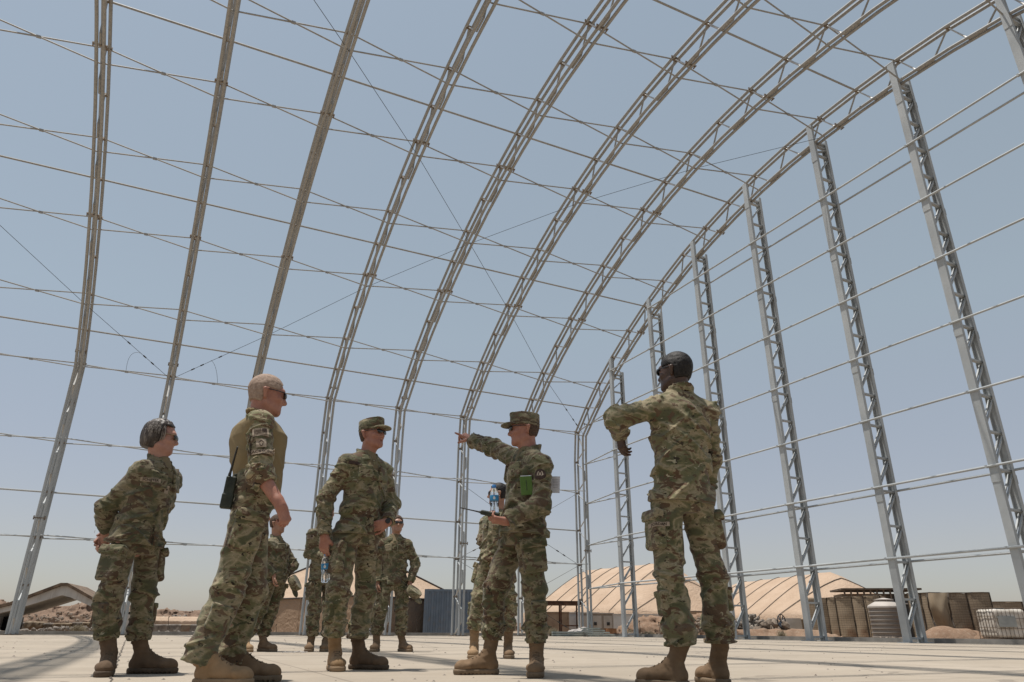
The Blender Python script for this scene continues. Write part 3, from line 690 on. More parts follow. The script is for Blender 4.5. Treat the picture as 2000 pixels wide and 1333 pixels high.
for px0, px1 in ((1811, 1832), (1852, 1867)):
    mb = MB(); pts = [at(px0+(px1-px0)*(k/8)**1.7+random.uniform(-.8, .8), 1158+76*k/8, 27.95-.1*math.sin(k)) for k in range(9)]; mb.tube(pts, .03, 6); mb.build("torn_seam", m_wire, o).matrix_parent_inverse = Matrix.Translation(-o.location)
# timber bunker behind
e = empty("timber_bunker", gnd(1728, 38, -.2), ca-R(10)); tag(e, "dark timber-roofed bunker rising behind the row of tan earth barriers", "bunker"); zt = ht(1728, 1152, 38)+.2
m_timber = speck("dark_timber", (.07,.05,.035), (.15,.11,.08), 4, .85)
mb = MB(); mb.box((0, 1, zt/2-.1), (3.4, 1.8, zt-.2)); mb.build("wall", m_hesco2, e)
mb = MB(); mb.box((.05, .7, zt), (3.8, 2.4, .09)); mb.build("roof", m_timber, e)
for i in range(12): mb = MB(); mb.box((-1.7+i*.31, -.42, zt-.28), (.07, .09, .46)); mb.build("roof_joist", m_timber, e)
mb = MB(); mb.box((.85, -.2, zt*.42), (.9, .5, zt*.8)); mb.build("doorway_shade", m_black, e)  # black block painted in for the shade inside the doorway
mb = MB(); mb.box((.7, -.5, zt*.72), (1.3, .3, .05)); mb.build("shelf_board", m_grwall, e)
# low jersey walls
m_jersey = speck("pale_concrete_block", (.38,.35,.31), (.52,.48,.44), 2)
for px, D, w_, top, lab in ((1549, 35, .82, 1208, "pale concrete barrier block behind the round fan"), (1573, 35, .6, 1210, "greyer concrete barrier block left of the first earth barrier")):
    c = gnd(px, D, -.15); h_ = ht(px, top, D)+.15; mb = MB(); P = [(-w_/2, -.3, 0), (-w_/2, .3, 0), (-w_/2, .3, .12), (-w_/2, .14, .35), (-w_/2, .1, h_), (-w_/2, -.1, h_), (-w_/2, -.14, .35), (-w_/2, -.3, .12)]
    mb.prism(P, (w_, 0, 0)); o = mb.build("concrete_block", m_jersey if px < 1560 else m_hesco2); o.location = c; o.rotation_euler.z = ca; tag(o, lab, "concrete barrier")
# round fan / dish
e = empty("round_fan", gnd(1529, 31, 0), ca+R(35)); tag(e, "dark round wire-caged fan standing on the rubble heap", "fan"); zc = ht(1529, 1214, 31)
cM = Matrix.Rotation(R(90), 3, 'X'); mb = MB()
mb.tube([Vector((.27*math.cos(a), 0, zc+.27*math.sin(a))) for a in [i*math.pi/12 for i in range(25)]], .02, 6, False)
for i in range(12): a = i*math.pi/6; mb.tube([(0, .05, zc), (.27*math.cos(a), 0, zc+.27*math.sin(a))], .007, 4)
mb.build("cage", m_black, e)
for i in range(4): a = i*math.pi/2+.4; mb = MB(); mb.poly([(0, .02, zc), (.25*math.cos(a), .05, zc+.25*math.sin(a)), (.24*math.cos(a+.8), -.03, zc+.24*math.sin(a+.8))], [(0, 1, 2)]); mb.build("blade", speck("blue_grey_blade", (.10,.13,.17), (.2,.23,.27), 5), e)
mb = MB(); mb.tube([(0, .05, 0), (0, .05, zc)], .025, 6); mb.box((0, .05, .03), (.4, .3, .05)); mb.build("stand", m_black, e)
# ---- ribbed water tank
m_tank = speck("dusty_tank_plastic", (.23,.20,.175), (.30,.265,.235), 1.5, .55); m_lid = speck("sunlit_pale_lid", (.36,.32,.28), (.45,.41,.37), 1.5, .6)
tp = gnd(1737, 30.0, -.08); e = empty("water_tank", tp); tag(e, "ribbed grey plastic water tank with a pale domed top", "water tank")
hT = ht(1737, 1184, 30.0)+.08; rT = .63; prof = [(rT*.97, 0)]; nr = 8
for i in range(nr):
    z0 = .05+(hT-.1)*i/nr; z1 = .05+(hT-.1)*(i+1)/nr; dz = z1-z0
    prof += [(rT-.035, z0+.02*dz), (rT-.035, z0+.66*dz), (rT+.015, z0+.74*dz), (rT+.015, z0+.92*dz)]
prof += [(rT, hT-.02)]
mb = MB(); mb.lathe(prof, (0, 0, 0), 48); mb.build("ribbed_body", m_tank, e, True)
mb = MB(); mb.lathe([(rT, hT-.02), (rT-.04, hT+.03), (rT*.55, hT+.16), (.24, hT+.2), (.22, hT+.2)], (0, 0, 0), 48); mb.build("domed_top", m_lid, e, True)
mb = MB(); mb.lathe([(.36, hT+.2), (.37, hT+.24), (.2, hT+.27), (.05, hT+.30), (.01, hT+.30)], (0, 0, 0), 24); mb.build("lid", m_lid, e, True)
# ---- caged tank on a pallet
tp = gnd(1962, 26.5, -.05); e = empty("caged_tank", tp, ca+R(2)); tag(e, "dirty white caged liquid tank on a broken pallet", "tank")
v = Vol((-.7, -.6, 0), (.7, .6, 1.3), .03); v.box((0, 0, .62), V3(.57, .48, .46), np.eye(3), .10); v.rough(.012, 3); v.build("inner_bottle", speck("yellowed_plastic", (.40,.36,.30), (.62,.58,.52), 2.5, .5, lo=.35, hi=.6), e)
m_cage = speck("rusty_cage", (.09,.06,.045), (.2,.16,.13), 8, .6, .4)
mb = MB()
for y in (-.5, .5):
    for i in range(9): x = -.58+i*1.16/8; mb.tube([(x, y, .12), (x, y, 1.12)], .006, 5)
    for z in (.14, .46, .78, 1.12): mb.tube([(-.59, y*1.02, z), (.59, y*1.02, z)], .007, 5)
for x in (-.59, .59):
    for i in range(7): y = -.45+i*.9/6; mb.tube([(x, y, .12), (x, y, 1.12)], .009, 5)
    for z in (.14, .5, .86, 1.12): mb.tube([(x*1.02, -.5, z), (x*1.02, .5, z)], .009, 5)
mb.build("cage", m_cage, e)
mb = MB(); mb.box((-.18, -.53, .68), (.62, .012, .34)); mb.build("metal_plate", speck("grey_plate", (.25,.27,.27), (.36,.38,.37), 3, .5), e)
mb = MB()
for x in (-.5, 0, .5): mb.box((x, 0, .05), (.12, 1.0, .09))
mb.box((0, 0, .11), (1.2, 1.0, .03)); mb.build("pallet", m_timber, e)
mb = MB(); mb.lathe([(.14, 1.08), (.14, 1.13), (.02, 1.14)], (0, 0, 0), 20); mb.build("lid", m_black, e)
# ---- folded concrete canopy at the left
D = 44; m_cc = Mat("weathered_concrete", .9, 0, .2); vv = m_cc.coord("Object"); st = m_cc.coord("Object", (3, 3, .35)); m_cc.col(m_cc.mix(m_cc.ramp(m_cc.noise(st, 1.1, 6, .7), [(.5, 0.0), (.75, .5)]), m_cc.ramp(m_cc.noise(vv, 1, 6), [(.3, (.38,.365,.34)), (.7, (.52,.50,.47))]), (.15,.10,.065))); m_cc = m_cc.m
m_cap = speck("brown_stained_edge", (.10,.07,.05), (.20,.145,.10), 3, .9)
e = empty("concrete_canopy", gnd(125, D)); o0 = e.location.copy(); tag(e, "weathered concrete canopy folded to a low peak behind the far left leg", "canopy")
def cf(px, py, d=0): return at(px, py, D)+away*d+right*(-.35*d)-o0
mb = MB(); top = [(-70, 1214), (-5, 1189), (20, 1183), (45, 1173), (120, 1145), (133, 1145), (190, 1177), (232, 1199)]; bot = [(232, 1212), (190, 1190), (137, 1167), (121, 1163), (45, 1186), (20, 1193), (-5, 1199), (-70, 1226)]
outl = [cf(*p) for p in top+bot]; n = len(outl); off = away*5+right*(-1.6)
for i in range(7): mb.poly([outl[i], outl[i+1], outl[n-2-i], outl[n-1-i]], [(0, 1, 2, 3)]); 
F_ = [p+off for p in outl]
for i in range(7): mb.poly([F_[i], F_[i+1], F_[n-2-i], F_[n-1-i]], [(3, 2, 1, 0)])
for i in range(8, n-1): mb.poly([outl[i], outl[i+1], F_[i+1], F_[i]], [(0, 1, 2, 3)])
mb.build("folded_beam", m_cc, e)
mb = MB()
for i in range(7):
    a, b = outl[i]-away*.15, outl[i+1]-away*.15; u_ = Vector((0, 0, .17)); mb.poly([a, b, b+u_, a+u_, a+off, b+off, b+off+u_, a+off+u_], [(0, 1, 2, 3), (3, 2, 6, 7), (4, 7, 6, 5), (0, 4, 5, 1)])
mb.build("roof_edge", m_cap, e)
for a_, b_, t_ in ((-64, -24, 1200), (222, 240, 1200)):
    p0, p1 = gnd(a_, D)-o0, gnd(b_, D)-o0; q0 = cf(a_, t_); mb = MB(); mb.prism([p0, p1, Vector((p1.x, p1.y, q0.z)), Vector((p0.x, p0.y, q0.z))], off); mb.build("support_wall", m_cc, e)
mb = MB(); p0, p1 = gnd(-24, D+2)-o0, gnd(14, D+2)-o0; zq = cf(0, 1204).z; mb.prism([p0, p1, Vector((p1.x, p1.y, zq)), Vector((p0.x, p0.y, zq))], off*.5); mb.build("dark_wall_block", m_black, e)  # plain black block filling the canopy's left end
# ---- rows of low blocks under the bank
k_ = 0; pos = ["first", "second", "third", "fourth", "fifth", "sixth", "seventh", "eighth"]
for i, px in enumerate((43, 59, 77, 96, 115, 134, 152, 170)):
    c = gnd(px, 50, -.15); h_ = ht(px, 1217, 50)+.15+random.uniform(-.06, .06); v = Vol((-.5, -.5, -.1), (.5, .5, h_+.2), .05); v.box((0, 0, h_/2), V3(.30+.03*random.random(), .33, h_/2), np.eye(3), .05); v.rough(.04, 3, i*3)
    o = v.build("stone_basket", m_hesco2 if i % 3 else m_rock2, None, c, ca); tag(o, "brown stone-filled basket under the dirt bank, %s from the left leg" % pos[i], "stone basket", "stone baskets under the left bank")
for i, px in enumerate((300, 322, 345, 366, 384)):
    c = gnd(px, 50, -.15); h_ = ht(px, 1222, 50)+.2; v = Vol((-.6, -.5, -.1), (.6, .5, h_+.2), .05); v.box((0, 0, h_/2), V3(.36, .33, h_/2), np.eye(3), .04); v.rough(.03, 3, i*5)
    o = v.build("stone_basket", m_rock2 if i != 3 else m_hesco2, None, c, ca); tag(o, "dark grey barrier block, %s right of the woman's legs" % pos[i], "stone basket", "dark blocks right of the woman")
A3 = gnd(270, 78); B3 = gnd(425, 78); e = empty("low_shelter", (A3+B3)/2, ca); tag(e, "long low tan shelter on the ground far behind the dark blocks", "shelter")
hh = ht(340, 1205, 78)+.1; v = Vol((-5.2, -1.5, -.1), (5.2, 1.5, hh+.4), .1); v.cone((-4.6, 0, hh-.8), (4.6, 0, hh-.8), .8, .8); v.box((0, 0, hh*.35), V3(4.9, .8, hh*.4), np.eye(3), .1); v.rough(.03, 2); v.build("curved_cover", m_tent, e)
e2 = empty("upright_panel", gnd(176, 47), ca); tag(e2, "small tan upright board beside the woman's right leg", "board"); mb = MB(); mb.box((0, 0, .75), (.22, .06, 1.35)); mb.build("board", m_tent, e2); mb = MB(); mb.box((0, .06, .7), (.06, .06, 1.5)); mb.build("prop", m_timber, e2)
# dry bushes
m_twig = speck("dry_twigs", (.20,.165,.11), (.36,.31,.22), 3, .95)
def bush(label, px, D, w_, h_, n, seed):
    rr = random.Random(seed); mb = MB(); c = gnd(px, D, -.08)
    for i in range(n):
        a = rr.uniform(0, 6.28); r_ = rr.uniform(.2, 1)*w_; t = Vector((math.cos(a)*r_, math.sin(a)*r_*.8, h_*rr.uniform(.45, 1)*(1-.35*r_/w_))); b = Vector((math.cos(a)*r_*.25, math.sin(a)*r_*.25, 0)); m_ = b.lerp(t, .5)+Vector((rr.uniform(-.06, .06), rr.uniform(-.06, .06), .06))
        mb.tube([b, m_, t], [.008, .006, .003], 3, False)
        for q_ in range(3): s_ = m_.lerp(t, rr.random()); mb.tube([s_, s_+Vector((rr.uniform(-.1, .1), rr.uniform(-.1, .1), rr.uniform(.02, .12)))], [.005, .002], 3, False)
    o = mb.build("dry_bush", m_twig); o.location = c; tag(o, label, "bush", "dry bushes beyond the slab")
bush("pale dry bush in front of the brown stone baskets", 152, 37, .42, .5, 170, 1); bush("dry bush at the foot of the plywood crate", 1080, 35.5, .3, .5, 120, 2)
bush("dry bush right of the white container", 1228, 37, .4, .42, 120, 3); bush("small dry bush at the foot of the rubble heap", 1525, 30, .22, .42, 90, 4); bush("dry bush beside the reddish dirt pile", 1266, 35, .45, .35, 120, 5)
# thin stakes along the slab edge
for px, h_, lab in ((1250, .75, "thin steel stake right of the first end post"), (1288, .7, "thin steel stake left of the man seen from the back"), (325, .8, "thin leaning stake right of the woman"), (813, .75, "thin stake right of the man with crossed feet near the tent"), (1701, 1.5, "thin tall stake left of the water tank"), (538, .5, "thin stake at the left corner of the tan corner-on tent")):
    c = gnd(px, 33.5 if px < 1300 else 26.5, -.1); mb = MB(); mb.tube([c, c+Vector((.03, 0, h_*.5)), c+Vector((-.02, 0, h_))], .012, 5); mb.box(c+Vector((0, 0, h_)), (.04, .04, .05)); tag(mb.build("steel_stake", m_wire), lab, "stake", "thin stakes along the slab edge")
# distant flat horizon line of low scrub

def ground_at(px, py):
    d = at(px, py, 1)-Vector((0, 0, CAM_H)); return Vector((0, 0, CAM_H))+d*(-CAM_H/d.z)
rr = random.Random(5); mb = MB(); ks = [(249, 1245.5), (243, 1256), (239, 1268), (231, 1285), (227, 1300), (218, 1318), (213, 1340)]; pts = []
for a, b in zip(ks, ks[1:]):
    A, B = ground_at(*a), ground_at(*b); n_ = max(3, int((B-A).length/.12))
    for k in range(n_): pts.append(A.lerp(B, k/n_)+Vector((rr.uniform(-.012, .012), 0, 0)))
V = [p+Vector((s_*rr.uniform(.003, .008), 0, .004)) for p in pts for s_ in (-1, 1)]; mb.poly(V, [(2*i, 2*i+1, 2*i+3, 2*i+2) for i in range(len(pts)-1)])
tag(mb.build("crack", speck("crack_dirt", (.07,.055,.045), (.12,.10,.08), 9)), kind="structure")
g0 = ground_at(572, 1276); mb = MB(); mb.tube([g0+Vector((-.12+.03*i+.015*math.sin(i*2.2), .05*math.sin(i*1.3), .006+.006*(i % 2))) for i in range(10)], .005, 5); mb.tube([g0+Vector((.0, .02, .006)), g0+Vector((.09, .10, .02)), g0+Vector((.16, .03, .006))], .004, 5)
tag(mb.build("rope_scrap", m_grwall), "frayed pale scrap of rope lying on the slab behind the tan-shirted man", "rope")
rr = random.Random(11); mb = MB()
for i in range(420):
    y_ = 2.5+rr.random()**1.6*22; x_ = (y_*.48)+rr.uniform(-.8, .8)*y_; s_ = rr.uniform(.003, .010)*(1+y_*.06)
    mb.poly([(x_-s_, y_, 0), (x_, y_-s_, 0), (x_+s_*1.3, y_, 0), (x_, y_+s_, 0), (x_+s_*.2, y_, s_*.8)], [(0, 1, 4), (1, 2, 4), (2, 3, 4), (3, 0, 4)])
tag(mb.build("grit", m_rock2), kind="stuff")
# ------------------------------------------------------------------ cloth, skin, leather
def camo(name, seed, tone=1.0):
    M = Mat(name, .92, 0, .12); v = M.coord("Object", (1.0, 1.0, 1.75), (seed*3.1, seed*1.7, seed*2.3))
    oi = M.n.new("ShaderNodeObjectInfo"); w_ = M.math('MULTIPLY', oi.outputs["Random"], 20)
    t = tone
    tan = (.225*t, .185*t, .118*t); green = (.066*t, .066*t, .034*t); brown = (.080*t, .049*t, .029*t); dark = (.020*t, .015*t, .010*t); pale = (.31*t, .275*t, .185*t); olive = (.108*t, .102*t, .052*t)
    n1 = M.noise(v, 6.2, 3.2, .55, .9, w_); n2 = M.noise(v, 9, 3.6, .6, 1.3, M.math('ADD', w_, 5.3)); n3 = M.noise(v, 14, 3.5, .6, 1.6, M.math('ADD', w_, 9.1)); n4 = M.noise(v, 18, 3.5, .6, 1.2, M.math('ADD', w_, 14.7))
    c = M.ramp(n1, [(.40, green), (.45, olive), (.52, tan), (.60, olive)])
    c = M.mix(M.ramp(n2, [(.535, 0.0), (.56, 1.0)]), c, brown)
    c = M.mix(M.ramp(n2, [(.36, 1.0), (.385, 0.0)]), c, green)
    c = M.mix(M.ramp(n3, [(.625, 0.0), (.64, 1.0)]), c, dark)
    c = M.mix(M.ramp(n4, [(.64, 0.0), (.66, .85)]), c, pale)
    weave = M.noise(v, 170, 2); c = M.mix(.35, c, M.ramp(weave, [(.3, .32), (.7, .68)]), "OVERLAY")
    dust = M.ramp(M.noise(v, 3, 5, .6), [(.42, 0.0), (.85, .42)]); c = M.mix(dust, c, (.20,.175,.13))
    M.col(c); M.bump(M.math('ADD', M.math('MULTIPLY', M.noise(v, 26, 3, .6), .7), M.math('MULTIPLY', weave, .15)), .6, .010); 
    M.b.inputs["Sheen Weight"].default_value = .15
    return M.m
m_camo = [camo("pattern_cloth_%s" % n, i*7.7, t) for i, (n, t) in enumerate((("dull", 1.0), ("dusty", 1.22), ("fresh", 1.22), ("olive", 1.02), ("pale", 1.3)))]
m_camo_f = camo("pattern_cloth_faded", 51, 1.45)
def skin(name, a, b, r=.5):
    M = Mat(name, r, 0, .4); v = M.coord("Object"); n = M.noise(v, 14, 5, .6); n2 = M.noise(v, 90, 3)
    M.col(M.mix(M.ramp(n2, [(.45, 0.0), (.8, .35)]), M.ramp(n, [(.3, a), (.7, b)]), tuple(x*.75 for x in a))); M.bump(n2, .2, .002)
    M.b.inputs["Subsurface Weight"].default_value = .06; M.b.inputs["Subsurface Radius"].default_value = (.01, .004, .002); return M.m
m_skin = skin("ruddy_skin", (.29,.120,.082), (.40,.195,.135)); m_skin2 = skin("fair_skin", (.34,.165,.12), (.44,.24,.18)); m_skin_d = skin("dark_brown_skin", (.045,.024,.017), (.085,.048,.034), .42)
m_skin3 = skin("tanned_skin", (.27,.135,.087), (.37,.20,.135))
m_tee = speck("tan_undershirt", (.15,.115,.065), (.215,.165,.095), 9, .9, bump=.3, bd=.003); m_shirt = speck("tan_knit_shirt", (.175,.130,.066), (.235,.178,.095), 3, .85, bump=.25, bd=.003, bscale=60)
m_boot = [speck("suede_sunlit", (.23,.145,.075), (.32,.21,.12), 8, .9, bump=.4, bd=.003, bscale=60), speck("suede_dark_shaded", (.10,.065,.04), (.16,.105,.065), 8, .9, bump=.4, bd=.003, bscale=60), speck("suede_mid", (.145,.092,.052), (.215,.142,.085), 8, .9, bump=.4, bd=.003, bscale=60)]  # sunlit and shaded boots get separate suede tones, light put into the colour
m_sole = [speck("sole_sunlit", (.22,.15,.09), (.30,.21,.13), 12, .8), speck("sole_dark_shaded", (.07,.048,.032), (.11,.078,.052), 12, .8), speck("sole_mid", (.14,.10,.065), (.2,.145,.095), 12, .8)]  # soles follow the same painted sunlit and shaded tones
m_lace = speck("bootlace", (.11,.075,.045), (.16,.11,.07), 20)
m_hair_g = Mat("grey_streaked_hair", .5, 0, .4); _v = m_hair_g.coord("Object", (1, 1, .25)); m_hair_g.col(m_hair_g.ramp(m_hair_g.noise(_v, 34, 5, .7), [(.40, (.022,.016,.013)), (.58, (.075,.058,.048)), (.72, (.30,.26,.22))])); m_hair_g.bump(m_hair_g.noise(_v, 70, 3), .6, .006); m_hair_g = m_hair_g.m
m_hair_b = speck("black_hair", (.004,.003,.003), (.022,.018,.016), 60, .6, bump=.5, bd=.004); m_hair_r = speck("cropped_sandy_hair", (.26,.18,.135), (.36,.265,.205), 60, .8, bump=.4, bd=.003); m_hair_n = speck("cropped_brown_hair", (.05,.03,.02), (.10,.062,.042), 90, .8, bump=.4, bd=.003)
m_tape = speck("sand_tape", (.30,.235,.175), (.37,.30,.23), 60, .9); m_stitch = speck("brown_stitching", (.035,.022,.016), (.05,.032,.024), 60, .9); m_patchb = speck("brown_patch", (.045,.028,.024), (.075,.05,.04), 60, .9); m_patch_o = speck("orange_brown_patch", (.20,.11,.05), (.26,.155,.08), 40, .9)
# ------------------------------------------------------------------ figure parts
def rotv(v, ax, ang):
    v = Vector(v); v.rotate(Matrix.Rotation(ang, 3, Vector(ax))); return np.array(v)
def basis(f, upv=(0, 0, 1)):
    f = unit(f); r = unit(np.cross(f, upv)); u = np.cross(r, f); return r, f, u
def head_field(v, c, A, s=1.0, open_mouth=0):
    r, f, u = A; Q = lambda x, y, z: c+(r*x+f*y+u*z)*s
    v.ell(Q(0, -.014, .035), V3(.074, .096, .088)*s, A, k=.02); v.ell(Q(0, .022, -.02), V3(.064, .074, .088)*s, A, k=.03)
    v.ell(Q(0, .030, -.075), V3(.050, .056, .034)*s, A, k=.03); v.cone(Q(-.012, .074, -.098), Q(.012, .074, -.098), .017*s, .017*s, k=.025)
    v.cone(Q(-.052, -.005, -.06), Q(-.030, .05, -.09), .018*s, .016*s, k=.02); v.cone(Q(.052, -.005, -.06), Q(.030, .05, -.09), .018*s, .016*s, k=.02)
    v.cone(Q(-.034, .078, .030), Q(.034, .078, .030), .014*s, .014*s, k=.02)
    for sx in (-1, 1):
        v.ell(Q(sx*.034, .083, .008), V3(.016, .012, .011)*s, A, k=.012, op="s"); v.ell(Q(sx*.034, .076, .008), V3(.0125, .0125, .0125)*s, A, k=.004)
        v.ell(Q(sx*.042, .060, -.022), V3(.022, .020, .018)*s, A, k=.02)
        v.cone(Q(sx*.074, -.018, -.030), Q(sx*.086, -.028, .014), .010*s, .013*s, k=.006); v.cone(Q(sx*.082, -.026, .014), Q(sx*.080, -.008, .022), .009*s, .007*s, k=.006)
        v.cone(Q(sx*.012, .096, -.034), Q(sx*.013, .088, -.032), .0085*s, .009*s, k=.008)
    v.cone(Q(0, .086, .016), Q(0, .107, -.026), .0085*s, .0115*s, k=.012); v.ell(Q(0, .108, -.030), V3(.011, .010, .010)*s, A, k=.010)
    v.cone(Q(-.017, .083, -.056), Q(.017, .083, -.056), .0075*s, .0075*s, k=.008); v.cone(Q(-.015, .081, -.069), Q(.015, .081, -.069), .008*s, .008*s, k=.008)
    if open_mouth: v.ell(Q(0, .092, -.0625), V3(.017, .014, .0055)*s, A, k=.003, op="s")
    else: v.cone(Q(-.02, .093, -.0625), Q(.02, .093, -.0625), .0035*s, .0035*s, k=.004, op="s")
def hand_field(v, w, d, n, side=1, curls=(35, 38, 42, 46), thumb=(.55, .4), s=1.0, idx=None):
    """w wrist, d hand direction, n palm normal; side +1 puts the thumb towards d x n"""
    d = unit(d); n = unit(np.array(n)-d*np.dot(n, d)); t = np.cross(d, n)*side; w = np.array(w, float)
    offs = (.030, .010, -.011, -.030); ln = (.070, .078, .072, .056); rr = (.0098, .0100, .0095, .0085)
    v.cone(w-d*.03*s, w+d*.02*s, .026*s, .024*s, k=.02, sq=(n, .72))
    for i in range(4):
        kp = w+(d*(.088-.004*abs(i-1))+t*offs[i])*s; v.cone(w+(d*.012+t*offs[i]*.55)*s, kp, .0165*s, .0125*s, k=.016)
        c = math.radians(curls[i]); p = kp; ang = c*.75; L = ln[i]*s
        for frac, add, r0, r1 in ((.46, 0, 1, .95), (.30, c, .95, .86), (.24, c*.65, .86, .7)):
            ang += add; q = p+(d*math.cos(ang)+n*math.sin(ang)+t*offs[i]*.9*math.cos(ang))*L*frac; v.cone(p, q, rr[i]*r0*s, rr[i]*r1*s, k=.003 if frac < .4 else .007); p = q
    a, b = thumb; p0 = w+(d*.022+t*.024)*s; p1 = p0+(d*.032*(1-a*.3)+t*.030*(.5+a*.5)+n*.012)*s; dd = unit(d*(1-b*.5)+t*(a*.6)+n*b)
    p2 = p1+dd*.034*s; p3 = p2+unit(dd+n*b*.3-t*.25)*.028*s
    v.cone(p0, p1, .0165*s, .0125*s, k=.012); v.cone(p1, p2, .0125*s, .0112*s, k=.006); v.cone(p2, p3, .0112*s, .0085*s, k=.004)
def torso_field(v, hem, neck, l0, l1, W, D, T, fwdoff, k=.02, fold=.007, seed=0, b=1.0, flat=True, cut=None):
    hem = np.array(hem); neck = np.array(neck); ax = neck-hem; L = np.linalg.norm(ax); u = ax/L; l0 = unit(l0-u*np.dot(l0, u)); l1 = unit(l1-u*np.dot(l1, u))
    def fn(x, y, z):
        px, py, pz = x-hem[0], y-hem[1], z-hem[2]; s_ = px*u[0]+py*u[1]+pz*u[2]; t = np.clip(s_/L, 0, 1)
        lx, ly, lz = [l0[i]*(1-t)+l1[i]*t for i in range(3)]; ln = np.sqrt(lx*lx+ly*ly+lz*lz); lx, ly, lz = lx/ln, ly/ln, lz/ln
        fx, fy, fz = u[1]*lz-u[2]*ly, u[2]*lx-u[0]*lz, u[0]*ly-u[1]*lx
        rx, ry, rz_ = px-u[0]*s_, py-u[1]*s_, pz-u[2]*s_; a = rx*lx+ry*ly+rz_*lz; w_ = np.interp(t, T, W)*b; dd = np.interp(t, T, D)*b
        c = rx*fx+ry*fy+rz_*fz-np.interp(t, T, fwdoff)
        q = np.sqrt((a/w_)**2+(c/dd)**2+1e-9); d = (q-1)*np.minimum(w_, dd)
        if fold:
            n1 = vnoise(px*2.6+seed+60, py*2.6+60, pz*10+a*7+60); n2 = vnoise(px*3.4+80, py*3.4+seed+60, pz*11-a*10+60); n3 = vnoise(px*9+60, py*9+60, pz*24+a*8+60)
            c1 = np.maximum(0, 1-np.abs(2*n1-1)*3.2); c2 = np.maximum(0, 1-np.abs(2*n2-1)*3.2)
            d = d-fold*(c1*c1*(3-2*c1)*.85+c2*c2*(3-2*c2)*.7-.45+(1-np.abs(2*n3-1)*2)*.14)*np.interp(t, [0, .3, .7, 1], [1.3, 1.2, .7, .4])
        over = s_-L; d = np.where(over > 0, np.sqrt(np.maximum(d, 0)**2+over**2)+np.minimum(d, 0)*0, d)
        if flat: d = np.maximum(d, -s_)
        return d
    m = max(max(W), max(D))*b+.02; v.add(fn, np.minimum(hem, neck)-m, np.maximum(hem, neck)+m, k)
def sub_bvh(P, Q, c, rad=.22):
    cen = P[Q[:, 0]]; m = np.linalg.norm(cen-np.array(c), axis=1) < rad; q = Q[m]; u_, inv = np.unique(q, return_inverse=True)
    return BVHTree.FromPolygons([tuple(p) for p in P[u_]], [tuple(int(i) for i in r_) for r_ in inv.reshape(q.shape)])
def decal(name, PQ, c, n, upv, w_, h_, mats, parent, shapes=(), text=None, tsize=.02, disc=False, off=.003, res=12, label=None):
    """cloth patch laid on the garment, with raised stitched marks (shapes: quads in patch coordinates) and lettering"""
    P, Q = PQ; n = Vector(unit(n)); upv = Vector(upv); rt_ = upv.cross(n).normalized(); u_ = n.cross(rt_).normalized(); c = Vector(c); T_ = sub_bvh(P, Q, c)
    def drop(x, y, o):
        s_ = c+rt_*x+u_*y+n*.12; hit = T_.ray_cast(s_, -n, .24)
        return (hit[0] if hit[0] is not None else c+rt_*x+u_*y)+n*o
    mb = MB(); R_ = res; pts = []
    if disc:
        ring = [(0, 0)]+[(w_/2*rr_*math.cos(a), h_/2*rr_*math.sin(a)) for rr_ in (.5, 1) for a in [i*math.pi/9 for i in range(18)]]
        V = [drop(x, y, off) for x, y in ring]; F = [(0, 1+i, 1+(i+1) % 18) for i in range(18)]+[(1+i, 19+i, 19+(i+1) % 18, 1+(i+1) % 18) for i in range(18)]; mb.poly(V, F)
    else:
        V = [drop(w_*(i/R_-.5), h_*(j/R_-.5), off) for j in range(R_+1) for i in range(R_+1)]
        mb.poly(V, [(j*(R_+1)+i, j*(R_+1)+i+1, (j+1)*(R_+1)+i+1, (j+1)*(R_+1)+i) for j in range(R_) for i in range(R_)])
    mb.cur = 1
    for quad in shapes:
        if len(quad) == 4 and not isinstance(quad[0], tuple): x0, y0, x1, y1 = quad; quad = [(x0, y0), (x1, y0), (x1, y1), (x0, y1)]
        m_ = 4 if len(quad) == 4 else 1
        if len(quad) == 4:
            g = []; 
            for j in range(3):
                for i in range(m_+1):
                    a = Vector(quad[0]).lerp(Vector(quad[1]), i/m_); b = Vector(quad[3]).lerp(Vector(quad[2]), i/m_); q = a.lerp(b, j/2); g.append(drop(q.x, q.y, off+.0022))
            mb.poly(g, [(j*(m_+1)+i, j*(m_+1)+i+1, (j+1)*(m_+1)+i+1, (j+1)*(m_+1)+i) for j in range(2) for i in range(m_)])
        else: mb.poly([drop(x, y, off+.0022) for x, y in quad], [tuple(range(len(quad)))])
    if text:
        cu = bpy.data.curves.new("t", 'FONT'); cu.body = text; cu.size = tsize; cu.align_x = 'CENTER'; cu.align_y = 'CENTER'; cu.offset = tsize*.012; cu.resolution_u = 2; to = bpy.data.objects.new("t", cu); C.objects.link(to)
        bpy.context.view_layer.update(); tm = to.evaluated_get(bpy.context.evaluated_depsgraph_get()).to_mesh()
        mb.poly([drop(v.co.x, v.co.y, off+.0025) for v in tm.vertices], [tuple(p.vertices) for p in tm.polygons]); bpy.data.objects.remove(to); bpy.data.curves.remove(cu)
    o = mb.build(name, mats, parent, True)
    if label: o["label"] = label
    return o
FLAG = [(-.036, -.021+.0065*i, .036 if i < 3 else .004, -.018+.0065*i) for i in range(7)]+[(.007, .0, .034, .022)]
CHEV = [[(-.014, .004), (0, .018), (0, .012), (-.014, -.002)], [(0, .012), (0, .018), (.014, .004), (.014, -.002)], [(-.012, -.006), (-.005, -.004), (-.004, -.014), (-.010, -.012)], [(.005, -.004), (.012, -.006), (.010, -.012), (.004, -.014)], [(-.007, -.014), (.007, -.014), (.005, -.019), (-.005, -.019)]]
VEE = [[(-.010, .012), (-.010, .004), (0, -.008), (0, 0)], [(0, 0), (0, -.008), (.010, .004), (.010, .012)]]
